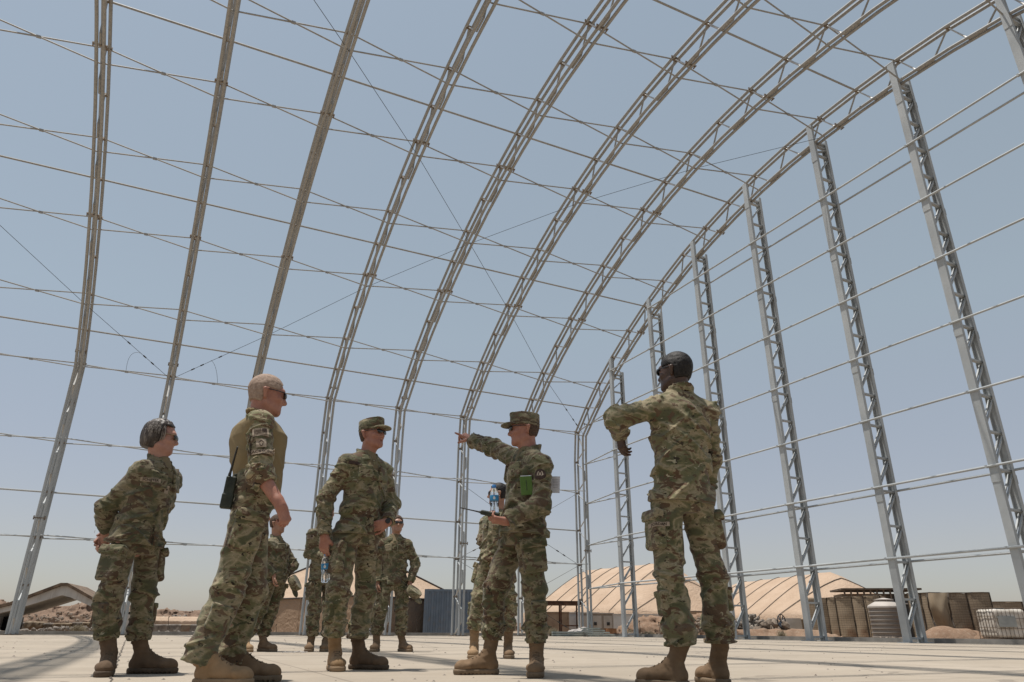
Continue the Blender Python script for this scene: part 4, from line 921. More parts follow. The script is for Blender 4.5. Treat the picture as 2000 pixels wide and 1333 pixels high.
def boot(v_h, root, heel, toe, cuff, mat_i, laces=True, h=.006):
    heel = np.array(heel, float); toe = np.array(toe, float); heel[2] = toe[2] = 0; d = unit(toe-heel); L = .288; cuff = np.array(cuff, float)
    toe = heel+d*L; lo = np.minimum(np.minimum(heel, toe), cuff)-.12; hi = np.maximum(np.maximum(heel, toe), cuff)+.12; lo[2] = -.02; hi[2] = cuff[2]+.06; Z = V3(0, 0, 1)
    an = heel+d*.075+Z*.11; top = cuff+Z*.03; sd = np.cross(d, Z)
    v = Vol(lo, hi, h); v.cone(heel+d*.048+Z*.058, heel+d*.12+Z*.066, .042, .041, k=.02); v.cone(heel+d*.12+Z*.062, heel+d*.235+Z*.048, .041, .044, k=.02, sq=(Z, .85)); v.ell(heel+d*.252+Z*.045, V3(.048, .046, .040), np.array([d, sd, Z]), k=.02)
    v.cone(heel+d*.065+Z*.07, an+Z*.01, .042, .041, k=.02); v.cone(an, top, .041, .051, k=.02, fold=.007, fa=34, fr=5, seed=heel[0]*9); v.cone(heel+d*.095+Z*.112, heel+d*.19+Z*.07, .028, .024, k=.025)
    v.cone(heel+d*.062+Z*.03, heel+d*.062+Z*.10, .045, .042, k=.006)
    v.cone(heel+d*.215+Z*.055-sd*.04, heel+d*.215+Z*.055+sd*.04, .018, .018, k=.02)
    v.rough(.0018, 30); v.half(Z*.026, -Z, lo, hi); o = v.build("boot", m_boot[mat_i], root)
    v = Vol(lo, np.maximum(hi*0+hi, hi), h) if False else Vol(lo, [hi[0], hi[1], .07], h*.9)
    v.cone(heel+d*.050+Z*.02, heel+d*.15+Z*.02, .050, .045, k=.01); v.cone(heel+d*.15+Z*.02, heel+d*.24+Z*.02, .045, .054, k=.01); v.cone(heel+d*.24+Z*.02, heel+d*.258+Z*.022, .054, .050, k=.01)
    v.half(Z*.034, Z, lo, hi); v.half(Z*.001, -Z, lo, hi)
    for i in range(11): p = heel+d*(.012+.028*i); 
    if laces:
        for i in range(10):
            for s_ in (-1, 1): p = heel+d*(.03+.026*i)+sd*s_*.052+Z*.006; v.cone(p-sd*.012, p+sd*.012, .006, .006, k=.001, op="s")
    s_ = v.build("sole", m_sole[mat_i], o)
    if laces:
        mb = MB(); path = [heel+d*.208+Z*.089, heel+d*.185+Z*.098, heel+d*.160+Z*.109, heel+d*.138+Z*.122]; fr = unit(d)
        up_ = unit(top-an); npt = [heel+d*(.120)+Z*.140]+[an+up_*t_+d*(.035+.028*t_) for t_ in np.arange(.06, max(.07, np.linalg.norm(top-an)-.04), .022)]
        path += npt
        for i, p in enumerate(path):
            mb.tube([Vector(p-sd*.022-Z*.004), Vector(p+d*.006+Z*.003), Vector(p+sd*.022+V3(0, 0, -.004))], .0032, 5)
        for sg in (-1, 1): mb.tube([Vector(p+sd*sg*.022*(1 if i % 2 else -.3)) for i, p in enumerate(path)], .0026, 4)
        mb.build("bootlace", m_lace, o, True)
    return o
def figure(key, label, group="people standing on the slab", cam_i=0, skinm=None, hair=None, capd=False, glasses="dark", body=1.0, boots=(2, 2), h=.0065, hc=.0055, legr=1.0, tshirt=True, shirt_only=False, pockets=True, PT=.44, seed=1.0, mouth=0, vcut=0, sleeve=1.0, collar=True, calf=True, headk=1.0, fold=1.0, blouse=True, headtop=None):
    po = POSES[key]; J = {k_: np.array(v_) for k_, v_ in po["J"].items()}; tf = po["tf"]; hd = po["hd"]; cm = m_camo[cam_i]
    f = V3(math.cos(R(tf)), math.sin(R(tf)), 0); r_ = V3(f[1], -f[0], 0); fh = V3(math.cos(R(po.get("hf", tf))), math.sin(R(po.get("hf", tf))), 0); rh = V3(fh[1], -fh[0], 0)
    a_, p_ = R(hd[0]), R(hd[1]); ff = V3(math.cos(a_)*math.cos(p_), math.sin(a_)*math.cos(p_), math.sin(p_)); A = np.array(basis(ff))
    if len(hd) > 2: rr_, f2, u2 = A; t_ = R(hd[2]); A = np.array([rr_*math.cos(t_)+u2*math.sin(t_), f2, u2*math.cos(t_)-rr_*math.sin(t_)])
    nb = J["nb"]; hc_ = J["head"]; allp = np.array([v_ for k_, v_ in J.items()]); lo = allp.min(0)-.24; hi = allp.max(0)+.24; lo[2] = -.03; hi[2] = max(hi[2], hc_[2]+.2)
    neck_lo = nb-V3(0, 0, .04); skull = hc_-A[2]*.055-A[1]*.025
    # ---- skin: one continuous body
    v = Vol(lo, hi, hc); head_field(v, hc_, A, headk, mouth)
    v.cone(neck_lo, skull, .060*body, .054*body, k=.03); v.cone(nb+f*.02-V3(0, 0, .02), hc_-A[2]*.09+A[1]*.01, .040, .036, k=.03)
    hipc = (J["hipR"]+J["hipL"])/2
    v.cone(J["shR"], J["shL"], .045, .045, k=.05); v.cone(nb-V3(0, 0, .10), hipc, .085*body, .085*body, k=.05)
    for s_ in "RL":
        sh, el, wr, hp, kn, cu = [J[x+s_] for x in ("sh", "el", "wr", "hip", "kn", "cuf")]
        v.cone(sh, el, .042, .036, k=.03); bare = po.get("bareR" if s_ == "R" else "bareL")
        v.cone(el, wr, .040 if not bare else .043, .027 if not bare else .030, k=.02)
        hs = po.get("grip_R" if s_ == "R" else "grip_L")
        if hs: hand_field(v, wr, hs["d"], hs["n"], hs.get("side", 1), hs.get("c", (35, 38, 42, 46)), hs.get("th", (.55, .4)), hs.get("s", 1.0))
        v.cone(hipc, hp, .07, .07, k=.03); v.cone(hp, kn, .065, .045, k=.03); v.cone(kn, cu, .045, .028, k=.03); hl_ = J["heel"+s_]*V3(1, 1, 0); v.cone(cu, hl_+unit(J["toe"+s_]*V3(1, 1, 0)-hl_)*.075+V3(0, 0, .11), .027, .024, k=.02)
    root = v.build("person", skinm or m_skin, None, (po["P"][0], po["P"][1], 0), po["rz"]); tag(root, label, "person", group)
    # ---- undershirt
    if tshirt and not shirt_only:
        v = Vol(nb-.16, nb+.16, .006); v.cone(nb-V3(0, 0, .12)+f*.045, nb+f*.010+V3(0, 0, .0), .085*body, .066*body, k=.02); v.half(nb+V3(0, 0, .022)+f*.02, V3(-f[0]*.25, -f[1]*.25, 1), nb-.16, nb+.16); v.build("undershirt", m_tee, root)
    # ---- jacket / shirt
    hem = J["hem"]; v = Vol(lo, hi, h); T = [0, .22, .45, .72, .86, .95, 1.0]; bm = m_shirt if shirt_only else cm
    if shirt_only: W = [.165, .160, .180, .205, .175, .11, .07]; D = [.125, .125, .140, .150, .125, .09, .065]; O = [.0, .01, .0, .0, -.015, -.01, 0]
    else: W = [.205, .176, .176, .186, .158, .105, .070]; D = [.163, .134, .133, .138, .115, .085, .066]; O = [0, 0, .005, .005, -.008, -.005, 0]
    torso_field(v, hem, nb-V3(0, 0, .012), rh, r_, W, D, T, O, fold=(.006 if shirt_only else .0155)*fold, seed=seed*3, b=body, flat=True)
    v.cone(J["shR"]-r_*.0, J["shL"]+r_*.0, .058*body, .058*body, k=.07, fold=.003); v.cone(J["shR"], nb-V3(0, 0, .01), .058*body, .052, k=.05); v.cone(J["shL"], nb-V3(0, 0, .01), .058*body, .052, k=.05)
    fo = .0135*fold; sl = sleeve*body
    def arm(v, s_, k0=.03):
        sh, el, wr = J["sh"+s_], J["el"+s_], J["wr"+s_]; we = J.get("end"+s_, wr)
        v.cone(sh, el, .070*sl, .064*sl, k=k0, fold=fo, fa=15, fr=4, seed=seed+3*(s_ == "R")); fa_ = unit(we-el); v.cone(el, we-fa_*.0, .067*sl, (.052 if "end"+s_ not in J else .060)*sl, k=.02, fold=fo, fa=19, fr=4, seed=seed+5*(s_ == "L"), flat=False)
        v.cone(we-fa_*.055, we-fa_*.008, (.052 if "end"+s_ not in J else .060)*sl, .053*sl, k=.006, flat=True)
    if not shirt_only:
        for s_ in "RL": arm(v, s_)
    for s_ in "RL":
        we = J.get("end"+s_, J["wr"+s_]); fa_ = unit(we-J["el"+s_])
        if not shirt_only: v.half(we, fa_, we-.11, we+.11); v.cone(we-fa_*.012, we+fa_*.05, .036, .040, k=.002, op="s")
    nd = unit(skull-nb); v.cone(nb+nd*.02, nb+nd*.2, .069*body, .085, k=.01, op="s")
    if not shirt_only: v.cone(nb+f*.070-V3(0, 0, .045), nb+f*.13+V3(0, 0, .06), .026, .065, k=.01, op="s")
    if vcut: v.cone(nb+f*.085-V3(0, 0, vcut), nb+f*.16+V3(0, 0, .06), .012, .085, k=.01, op="s")
    if collar and not shirt_only:
        for i in range(13):
            a = R(48+(312-48)*i/12); rad = f*math.cos(a)+r_*math.sin(a); cpt = nb+rad*.072*body+nd*.004-V3(0, 0, .030)*math.cos(a); tan_ = unit(np.cross(nd, rad)); v.box(cpt+rad*.004, V3(.020, .0075, .024), np.array([tan_, unit(rad-nd*.25), unit(nd+rad*.25)]), .006, .008)
        for sg in (-1, 1): q = nb+f*.082*body+r_*sg*.056-V3(0, 0, .042); v.box(q, V3(.030, .0075, .026), np.array([unit(r_*sg+f*-.6-V3(0, 0, .5)), unit(f+r_*sg*.4+V3(0, 0, .5)), unit(V3(0, 0, 1)-f*.4)]), .006, .006)
        zl = np.linalg.norm(nb-hem)
        for i in range(8):      # placket strip down the front
            t = .04+.80*i/7; q = hem+(nb-hem)*t+f*(np.interp(t, T, D)*body+.002); v.box(q, V3(.020, .007, zl*.065), np.array([r_, f, unit(nb-hem)]), .005, .006)
        for sg in (-1, 1): q = hem+(nb-hem)*.74+f*(.128*body)+r_*sg*.088*body; v.box(q, V3(.055, .009, .055), np.array([unit(r_-f*sg*.35), unit(f+r_*sg*.45+V3(0, 0, .15)), unit(nb-hem)]), .006, .008)
    P_, Q_ = v.mesh(); jk = np_mesh("shirt" if shirt_only else "jacket", P_, Q_, bm, root); jk2 = (P_, Q_)
    if shirt_only:      # patterned sleeves of the combat shirt
        v = Vol(lo, hi, h)
        for s_ in "RL":
            arm(v, s_); sh = J["sh"+s_]; we = J.get("end"+s_, J["wr"+s_]); fa_ = unit(we-J["el"+s_]); v.half(we, fa_, we-.11, we+.11); v.cone(we-fa_*.012, we+fa_*.05, .040, .044, k=.002, op="s")
            v.cone(sh+V3(0, 0, .012), nb+V3(0, 0, .0)+(sh-nb)*.2, .064*body, .030, k=.03, fold=.004)
        P2, Q2 = v.mesh(); sv = np_mesh("sleeve", P2, Q2, m_camo_f, root); jk2 = (P2, Q2); jk = sv
        v = Vol(nb-.15, nb+.15, .006)
        for i in range(16): a = R(i*22.5); rad = f*math.cos(a)+r_*math.sin(a); v.ell(nb+rad*.066*body+nd*.008-V3(0, 0, .02)*math.cos(a), V3(.016, .016, .013), None, .01)
        v.build("collar_band", m_shirt, root)
    # ---- trousers
    v = Vol(lo, hi, h); l_ = legr; wst = hipc+(hem*V3(1, 1, 0)-hipc*V3(1, 1, 0))*.6+V3(0, 0, .13)
    torso_field(v, hipc-V3(0, 0, .075), J.get("waist", wst+V3(0, 0, .05)), rh, rh, [.150, .165, .155, .15], [.118, .130, .122, .12], [0, .3, .7, 1], [0, -.01, 0, 0], fold=.005*fold, seed=seed, b=body, flat=True, k=.05)
    for s_ in "RL":
        hp, kn, cu = J["hip"+s_], J["kn"+s_], J["cuf"+s_]; dn = unit(cu-kn)
        v.cone(hp, kn, .092*l_*body, .080*l_, k=.03, fold=fo*1.05, fa=8, fr=2.6, seed=seed+11*(s_ == "R")); v.cone(kn, cu-dn*.05, .078*l_, .072*l_, k=.02, fold=fo*1.3, fa=11, fr=3.2, seed=seed+17*(s_ == "L"))
        if blouse: v.cone(cu-dn*.075, cu-dn*.030, .076*l_, .070*l_, k=.02, fold=fo*1.2, fa=22, fr=9, seed=seed+2); v.half(cu, dn, cu-.13, cu+.13)
        else: v.cone(cu-dn*.06, cu+dn*.02, .074*l_, .080*l_, k=.02, fold=fo, fa=20, fr=8, flat=True)
        v.cone(cu-dn*.02, cu+dn*.06, .045, .045, k=.004, op="s")
    tr = v.build("trousers", cm, root)
    if pockets:
        for s_, sg in (("R", 1), ("L", -1)):
            hp, kn, cu = J["hip"+s_], J["kn"+s_], J["cuf"+s_]; ax = unit(kn-hp); ow = unit(rh*sg-ax*np.dot(rh*sg, ax)); fw_ = np.cross(ow, ax)*1.0; c0 = hp+(kn-hp)*PT+ow*(.074*l_)
            v = Vol(c0-.17, c0+.17, h); v.box(c0-ow*.004, V3(.078, .030, .098), np.array([fw_, ow, ax]), .02, .01); v.rough(.006, 14, seed+sg); pk = v.build("cargo_pocket", cm, tr)
            fc = c0-ax*.088+ow*.012; v = Vol(fc-.14, fc+.14, h*.8); v.box(fc, V3(.088, .026, .022), np.array([unit(fw_+ax*.06), unit(ow-ax*.35), unit(ax+ow*.35)]), .007, .004); v.box(fc+ow*.014+ax*.012, V3(.086, .008, .020), np.array([fw_, unit(ow-ax*.6), unit(ax+ow*.6)]), .005, .004); v.rough(.004, 17, seed); v.build("pocket_flap", cm, tr)
            if calf:
                c1 = kn+(cu-kn)*.42+ow*.066*l_; ax2 = unit(cu-kn); ow2 = unit(ow-ax2*np.dot(ow, ax2)); fw2 = np.cross(ow2, ax2); v = Vol(c1-.12, c1+.12, h); v.box(c1, V3(.048, .020, .062), np.array([fw2, ow2, ax2]), .010, .01); v.box(c1-ax2*.048+ow2*.006, V3(.052, .021, .016), np.array([fw2, ow2, ax2]), .006, .003); v.rough(.004, 16, seed); v.build("calf_pocket", cm, tr)
    for s_, bi in (("R", boots[0]), ("L", boots[1])): boot(None, root, J["heel"+s_], J["toe"+s_], J["cuf"+s_], bi, h < .008)
    # ---- head wear
    r0, f0, u0 = A; s_ = headk; Qh = lambda x, y, z: hc_+(r0*x+f0*y+u0*z)*s_; lo2, hi2 = hc_-.2, hc_+.2
    if hair in ("crop", "buzz", "black", "brown"):
        th = {"buzz": .0045, "crop": .006, "black": .007, "brown": .008}[hair]; v = Vol(lo2, hi2, .005)
        v.ell(Qh(0, -.014, .035), V3(.074+th, .096+th, .088+th)*s_, A); v.ell(Qh(0, -.030, -.01), V3(.066+th, .062+th, .080+th)*s_, A, k=.02); v.rough(.003, 40)
        v.half(Qh(0, .074, .075), unit(f0*1-u0*.45), lo2, hi2); v.half(Qh(0, -.02, -.062), unit(-u0-f0*.25), lo2, hi2); v.box(Qh(0, .075, -.040), V3(.12, .108, .070), A, .016, .004, "s")
        v.build("hair", {"buzz": m_hair_r, "crop": m_hair_n, "black": m_hair_b, "brown": m_hair_n}[hair], root)
    elif hair == "bob":
        rr3 = random.Random(9)
        for nm_, mt_, cnt_ in (("hair_strands", m_hair_g, 330), ("grey_strands", speck("grey_strand", (.22,.19,.165), (.42,.38,.34), 40, .5), 120)):
            mb = MB()
            for i in range(cnt_):
                az = rr3.uniform(-2.05, 2.05); tilt = rr3.uniform(-.25, .25); e0 = rr3.uniform(.15, .9); e1 = e0-rr3.uniform(.5, 1.35); pts = []
                for k in range(6):
                    el_ = (e0+(e1-e0)*k/5)*1.35; a3 = az+tilt*k/5; x_ = .1005*math.cos(el_)*math.sin(a3); y_ = -.026-.106*math.cos(el_)*math.cos(a3); z_ = .028+.108*math.sin(el_)
                    if el_ < 0: x_, y_ = x_*(1-.10*abs(el_)), -.026+(y_+.026)*(1-.12*abs(el_))
                    pts.append(Vector(Qh(x_, y_, z_)))
                if rr3.random() < .05: pts[-1] += Vector(r0*rr3.uniform(-.02, .02)-f0*rr3.uniform(0, .02))
                mb.tube(pts, [.0012, .0017, .0018, .0017, .0014, .0006], 4, False)
            mb.build(nm_, mt_, root)
        v = Vol(lo2, hi2, .0045); v.ell(Qh(0, -.022, .034), V3(.098, .110, .104), A); v.ell(Qh(0, -.058, -.022), V3(.086, .074, .086), A, k=.03); pass
        i = np.where(np.abs(v.D) < .03); x, y, z = [v.ax[q][i[q]] for q in range(3)]; xr = (x-hc_[0])*r0[0]+(y-hc_[1])*r0[1]; yf = (x-hc_[0])*f0[0]+(y-hc_[1])*f0[1]; n = vnoise(xr*60+50, yf*60+50, z*12+50)*.6+vnoise(xr*130+50, yf*130+50, z*20+50)*.4; v.D[i] -= (.0075*(n-.5)*2).astype(np.float32)
        v.box(Qh(0, .095, -.045), V3(.15, .088, .120), A, .012, .008, "s"); v.half(Qh(0, .070, .090), unit(f0-u0*.55), lo2, hi2); v.half(Qh(0, -.02, -.088), unit(-u0-f0*.1), lo2, hi2); v.build("hair", m_hair_g, root)
        mb = MB(); rr2 = random.Random(4)
        for i in range(0):
            a = rr2.uniform(-2.4, 2.4); p = Qh(.07*math.sin(a), -.03-.07*math.cos(a), .10+rr2.uniform(0, .02)); mb.tube([Vector(p), Vector(p+u0*rr2.uniform(.01, .03)+r0*rr2.uniform(-.03, .03)), Vector(p+u0*rr2.uniform(0, .03)-f0*rr2.uniform(0, .04)+r0*rr2.uniform(-.05, .05))], [.0012, .001, .0006], 4, False)
    if capd: patrol_cap(root, hc_, A, cm if capd is True else capd, s_)
    if glasses:
        v = Vol(lo2, hi2, .0034)
        for sx in (-1, 1):
            gz = {"dark": .009, "wrap": .006, "square": .006}[glasses]; wv = unit(f0+r0*sx*.28); rv = unit(r0-f0*sx*.28); v.ell(Qh(sx*.033, .099, gz), V3(.030, .0075, .019 if glasses != "wrap" else .016)*s_, np.array([rv, wv, u0]), k=.004)
        v.ell(Qh(0, .085, .0), V3(.1, .018, .05), A, k=.002, op="s") if False else None
        v.cone(Qh(-.012, .103, .014), Qh(.012, .103, .014), .0045, .0045, k=.003); gl = v.build("sunglasses", m_lens, root)
        mb = MB()
        for sx in (-1, 1): mb.tube([Vector(Qh(sx*.060, .088, .018)), Vector(Qh(sx*.078, .04, .018)), Vector(Qh(sx*.083, -.01, .017)), Vector(Qh(sx*.081, -.035, .010))], .0032, 6)
        mb.tube([Vector(Qh(x_, .100-abs(x_)*.22, .021)) for x_ in (-.06, -.03, 0, .03, .06)], .003, 6)
        mb.build("frame", m_black if glasses != "square" else speck("gold_wire", (.25,.18,.10), (.35,.26,.15), 9, .3, .9), gl, True)
    return root, jk, jk2, tr, J, f, r_
def patrol_cap(root, c, A, mat, s=1.0, name="cap"):
    r0, f0, u0 = A; Qh = lambda x, y, z: c+(r0*x+f0*y+u0*z)*s; v = Vol(c-.22, c+.22, .0048)
    def fn(x, y, z):
        px, py, pz = x-c[0], y-c[1], z-c[2]; a = (px*r0[0]+py*r0[1]+pz*r0[2])/s; b = (px*f0[0]+py*f0[1]+pz*f0[2])/s+.010; h_ = (px*u0[0]+py*u0[1]+pz*u0[2])/s
        t = np.clip((h_-.030)/.085, 0, 1); W_ = .087+.006*np.sin(t*3.1)-.006*t; D_ = .106+.004*t; q = np.sqrt((a/W_)**2+(b/D_)**2+1e-9); d = (q-1)*.09; top = h_-(.122+.010*np.clip(b*8, -1, 1)); bot = (.030-.10*np.clip(-b-.0, 0, .1))-h_
        return np.maximum(np.maximum(d, top), bot)+.0
    v.add(fn, c-.16, c+.16, .0); i = None
    v.rough(.0022, 16, 3, (1, 1, 1.6)); v.ell(Qh(0, -.012, .02), V3(.078, .099, .085), A, k=.004, op="s")
    cp = v.build(name, mat, root)
    v = Vol(c-.22, c+.22, .0046); v.ell(Qh(0, .098, .034), V3(.080, .072, .024), A, k=.003); v.ell(Qh(0, .090, .022), V3(.086, .085, .022), A, k=.003, op="s"); v.half(Qh(0, .062, 0), -f0, c-.22, c+.22); v.build("brim", mat, cp)
    mb = MB(); ring = [Vector(Qh(.0905*math.sin(a), .1085*math.cos(a)-.010, .052-.012*(math.cos(a) < -.3))) for a in [i*math.pi/16 for i in range(33)]]; mb.tube(ring, .0022, 4, False); mb.build("cap_seam", m_stitch, cp, True)
    return cp
# poses: joints in metres in each person's own frame
POSES = {}
POSES["woman"] = dict(P=(-0.042, 5.411), rz=0.0078, tf=-42, hf=-42, hd=(-8, -3), J={"head": (-0.064, -0.020, 1.499), "nb": (-0.048, -0.000, 1.338), "elR": (-0.312, 0.020, 0.992), "wrR": (-0.287, 0.170, 0.845), "elL": (0.030, 0.300, 1.078), "wrL": (-0.229, 0.220, 0.857), "hem": (-0.088, -0.000, 0.773), "knR": (-0.175, -0.080, 0.450), "knL": (0.017, 0.060, 0.472), "cufR": (-0.144, -0.040, 0.206), "cufL": (0.036, 0.060, 0.193), "heelR": (-0.107, 0.020, 0.000), "toeR": (-0.117, -0.260, 0.000), "heelL": (0.001, 0.090, 0.000), "toeL": (0.217, 0.040, 0.000), "shR": (-0.145, -0.108, 1.238), "shL": (0.049, 0.108, 1.238), "hipR": (-0.149, -0.071, 0.788), "hipL": (-0.022, 0.071, 0.788)}, grip_R=dict(d=(-0.35, 0.55, -0.5), n=(0.8, 0.5, 0.1), side=1, c=(30, 32, 36, 40), th=(0.55, 0.4)), grip_L=dict(d=(-0.7, -0.1, -0.5), n=(0.6, -0.7, 0.1), side=1, c=(30, 32, 36, 40), th=(0.55, 0.4)))
POSES["tanman"] = dict(P=(0.374, 4.400), rz=-0.0847, tf=8, hf=8, hd=(6, -4), J={"head": (0.077, 0.000, 1.605), "nb": (0.050, 0.000, 1.468), "shR": (0.056, -0.190, 1.374), "elR": (0.094, -0.260, 1.074), "wrR": (0.221, -0.330, 0.894), "endR": (0.136, -0.282, 1.013), "elL": (0.127, 0.270, 1.177), "wrL": (0.145, 0.240, 0.967), "endL": (0.134, 0.260, 1.095), "hem": (0.094, -0.000, 0.994), "knR": (0.020, -0.090, 0.472), "knL": (0.139, 0.100, 0.477), "cufR": (-0.072, -0.110, 0.118), "cufL": (0.078, 0.120, 0.119), "heelR": (-0.087, -0.110, 0.000), "toeR": (0.067, -0.150, 0.000), "heelL": (0.066, 0.130, 0.000), "toeL": (0.250, 0.100, 0.000), "shL": (0.024, 0.188, 1.368), "hipR": (0.092, -0.094, 1.002), "hipL": (0.066, 0.094, 1.002)}, bareR=True, bareL=True, grip_R=dict(d=(0.42, 0.02, -0.9), n=(-0.62, 0.72, -0.28), side=1, c=(72, 76, 80, 84), th=(0.35, 0.8)), grip_L=dict(d=(0.2, 0, -0.95), n=(-0.3, -0.9, 0), side=1, c=(60, 60, 65, 70), th=(0.55, 0.4)))
POSES["centerman"] = dict(P=(1.413, 5.482), rz=-0.2522, tf=-52, hf=-52, hd=(-38, 4), J={"head": (-0.005, -0.020, 1.720), "nb": (-0.036, 0.000, 1.560), "elR": (-0.318, -0.100, 1.172), "wrR": (-0.289, -0.140, 0.908), "elL": (0.186, 0.150, 1.204), "wrL": (0.165, -0.060, 1.034), "hem": (-0.046, 0.000, 0.931), "knR": (-0.153, -0.120, 0.497), "knL": (0.038, 0.080, 0.500), "cufR": (-0.155, -0.090, 0.217), "cufL": (0.008, 0.080, 0.198), "heelR": (-0.150, 0.040, 0.000), "toeR": (-0.098, -0.240, 0.000), "heelL": (-0.037, 0.100, 0.000), "toeL": (0.170, 0.020, 0.000), "shR": (-0.180, -0.112, 1.460), "shL": (0.107, 0.112, 1.460), "hipR": (-0.127, -0.058, 0.934), "hipL": (0.023, 0.058, 0.934)}, grip_R=dict(d=(0.05, 0.05, -1), n=(0.45, 0.85, 0), side=1, c=(22, 26, 32, 36), th=(0.5, 0.7)), grip_L=dict(d=(-0.75, -0.3, -0.35), n=(-0.1, 0.85, 0.3), side=1, c=(30, 32, 38, 44), th=(0.6, 0.2)))
POSES["pointman"] = dict(P=(2.152, 4.517), rz=-0.4446, tf=-160, hf=-160, hd=(-176, -2), J={"head": (0.126, -0.000, 1.625), "nb": (0.167, -0.000, 1.466), "shR": (0.080, 0.160, 1.445), "shL": (0.246, -0.160, 1.334), "elR": (-0.092, 0.360, 1.577), "wrR": (-0.270, 0.550, 1.689), "elL": (0.237, -0.220, 1.057), "wrL": (0.007, -0.270, 0.934), "hem": (0.115, -0.000, 0.875), "knR": (-0.072, 0.100, 0.518), "knL": (0.195, -0.080, 0.517), "cufR": (-0.081, 0.120, 0.211), "cufL": (0.207, -0.060, 0.196), "heelR": (-0.034, 0.120, 0.000), "toeR": (-0.288, 0.060, 0.000), "heelL": (0.212, 0.020, 0.000), "toeL": (0.188, -0.250, 0.000), "hipR": (0.083, 0.089, 0.884), "hipL": (0.148, -0.089, 0.884)}, grip_R=dict(d=(-0.8, -0.02, 0.42), n=(-0.1, 0.55, -0.8), side=1, c=(2, 62, 70, 76), th=(0.5, 0.6)), grip_L=dict(d=(-0.95, -0.12, 0.1), n=(-0.12, 0.3, 0.95), side=1, c=(40, 46, 52, 56), th=(0.1, 1.2)))
POSES["rightman"] = dict(P=(2.631, 3.273), rz=-0.6771, tf=118, hf=118, hd=(150, 2), J={"head": (0.069, 0.000, 1.748), "nb": (0.088, -0.000, 1.605), "elL": (-0.294, -0.160, 1.430), "wrL": (-0.290, 0.060, 1.394), "elR": (0.242, 0.200, 1.261), "wrR": (0.205, 0.300, 1.100), "hem": (0.051, -0.000, 0.947), "knL": (-0.055, -0.060, 0.561), "knR": (0.173, 0.140, 0.578), "cufL": (-0.015, -0.040, 0.200), "cufR": (0.196, 0.170, 0.214), "heelL": (0.005, -0.060, 0.000), "toeL": (-0.172, 0.020, 0.000), "heelR": (0.202, 0.140, 0.000), "toeR": (0.111, 0.320, 0.000), "shR": (0.237, 0.079, 1.505), "shL": (-0.060, -0.079, 1.505), "hipR": (0.120, 0.045, 0.964), "hipL": (-0.048, -0.045, 0.964)}, grip_L=dict(d=(0.08, 0.1, -0.98), n=(0.75, 0.5, 0), side=-1, c=(32, 38, 44, 50), th=(0.8, 0.5)), grip_R=dict(d=(0, 0.1, -0.98), n=(-0.9, 0.2, 0), side=1, c=(35, 38, 42, 46), th=(0.55, 0.4)))
POSES["capholder"] = dict(P=(2.926, 9.682), rz=-0.2935, tf=-92, hf=-92, hd=(-80, 4), J={"head": (0.016, 0.000, 1.614), "nb": (-0.001, -0.000, 1.448), "elL": (0.300, 0.000, 1.109), "wrL": (0.237, -0.080, 0.851), "elR": (-0.211, 0.020, 1.101), "wrR": (-0.190, -0.050, 0.846), "hem": (0.029, -0.000, 0.820), "knR": (-0.123, -0.050, 0.502), "knL": (0.145, -0.030, 0.505), "cufR": (-0.160, 0.000, 0.202), "cufL": (0.152, -0.000, 0.197), "heelR": (-0.139, 0.080, 0.000), "toeR": (-0.186, -0.220, 0.000), "heelL": (0.152, 0.050, 0.000), "toeL": (0.260, -0.150, 0.000), "shR": (-0.172, 0.006, 1.348), "shL": (0.171, -0.006, 1.348), "hipR": (-0.076, 0.003, 0.834), "hipL": (0.113, -0.003, 0.834)}, grip_L=dict(d=(-0.1, -0.1, -1), n=(-0.8, -0.4, 0), side=-1, c=(35, 38, 42, 46), th=(0.55, 0.4)), grip_R=dict(d=(0, -0.1, -1), n=(0.8, 0, 0), side=1, c=(35, 38, 42, 46), th=(0.55, 0.4)))
POSES["armhider"] = dict(P=(2.015, 9.892), rz=-0.2009, tf=-60, hf=-60, hd=(-60, 0), J={"head": (-0.001, 0.000, 1.730), "nb": (-0.021, -0.000, 1.531), "elR": (-0.190, -0.050, 1.188), "wrR": (0.065, -0.200, 1.130), "elL": (0.225, 0.100, 1.194), "wrL": (0.131, -0.100, 1.075), "hem": (0.023, -0.000, 0.860), "knR": (-0.038, -0.040, 0.517), "knL": (0.139, 0.050, 0.509), "cufR": (-0.039, -0.020, 0.180), "cufL": (0.161, 0.060, 0.174), "heelR": (-0.038, 0.050, 0.000), "toeR": (-0.062, -0.220, 0.000), "heelL": (0.140, 0.100, 0.000), "toeL": (0.124, -0.180, 0.000), "shR": (-0.170, -0.086, 1.431), "shL": (0.128, 0.086, 1.431), "hipR": (-0.068, -0.048, 0.882), "hipL": (0.096, 0.047, 0.882)}, grip_R=dict(d=(0.8, -0.3, -0.2), n=(0, 0.3, 0.9), side=-1, c=(35, 38, 42, 46), th=(0.55, 0.4)), grip_L=dict(d=(-0.8, -0.3, -0.2), n=(0, 0.3, 0.9), side=1, c=(35, 38, 42, 46), th=(0.55, 0.4)))
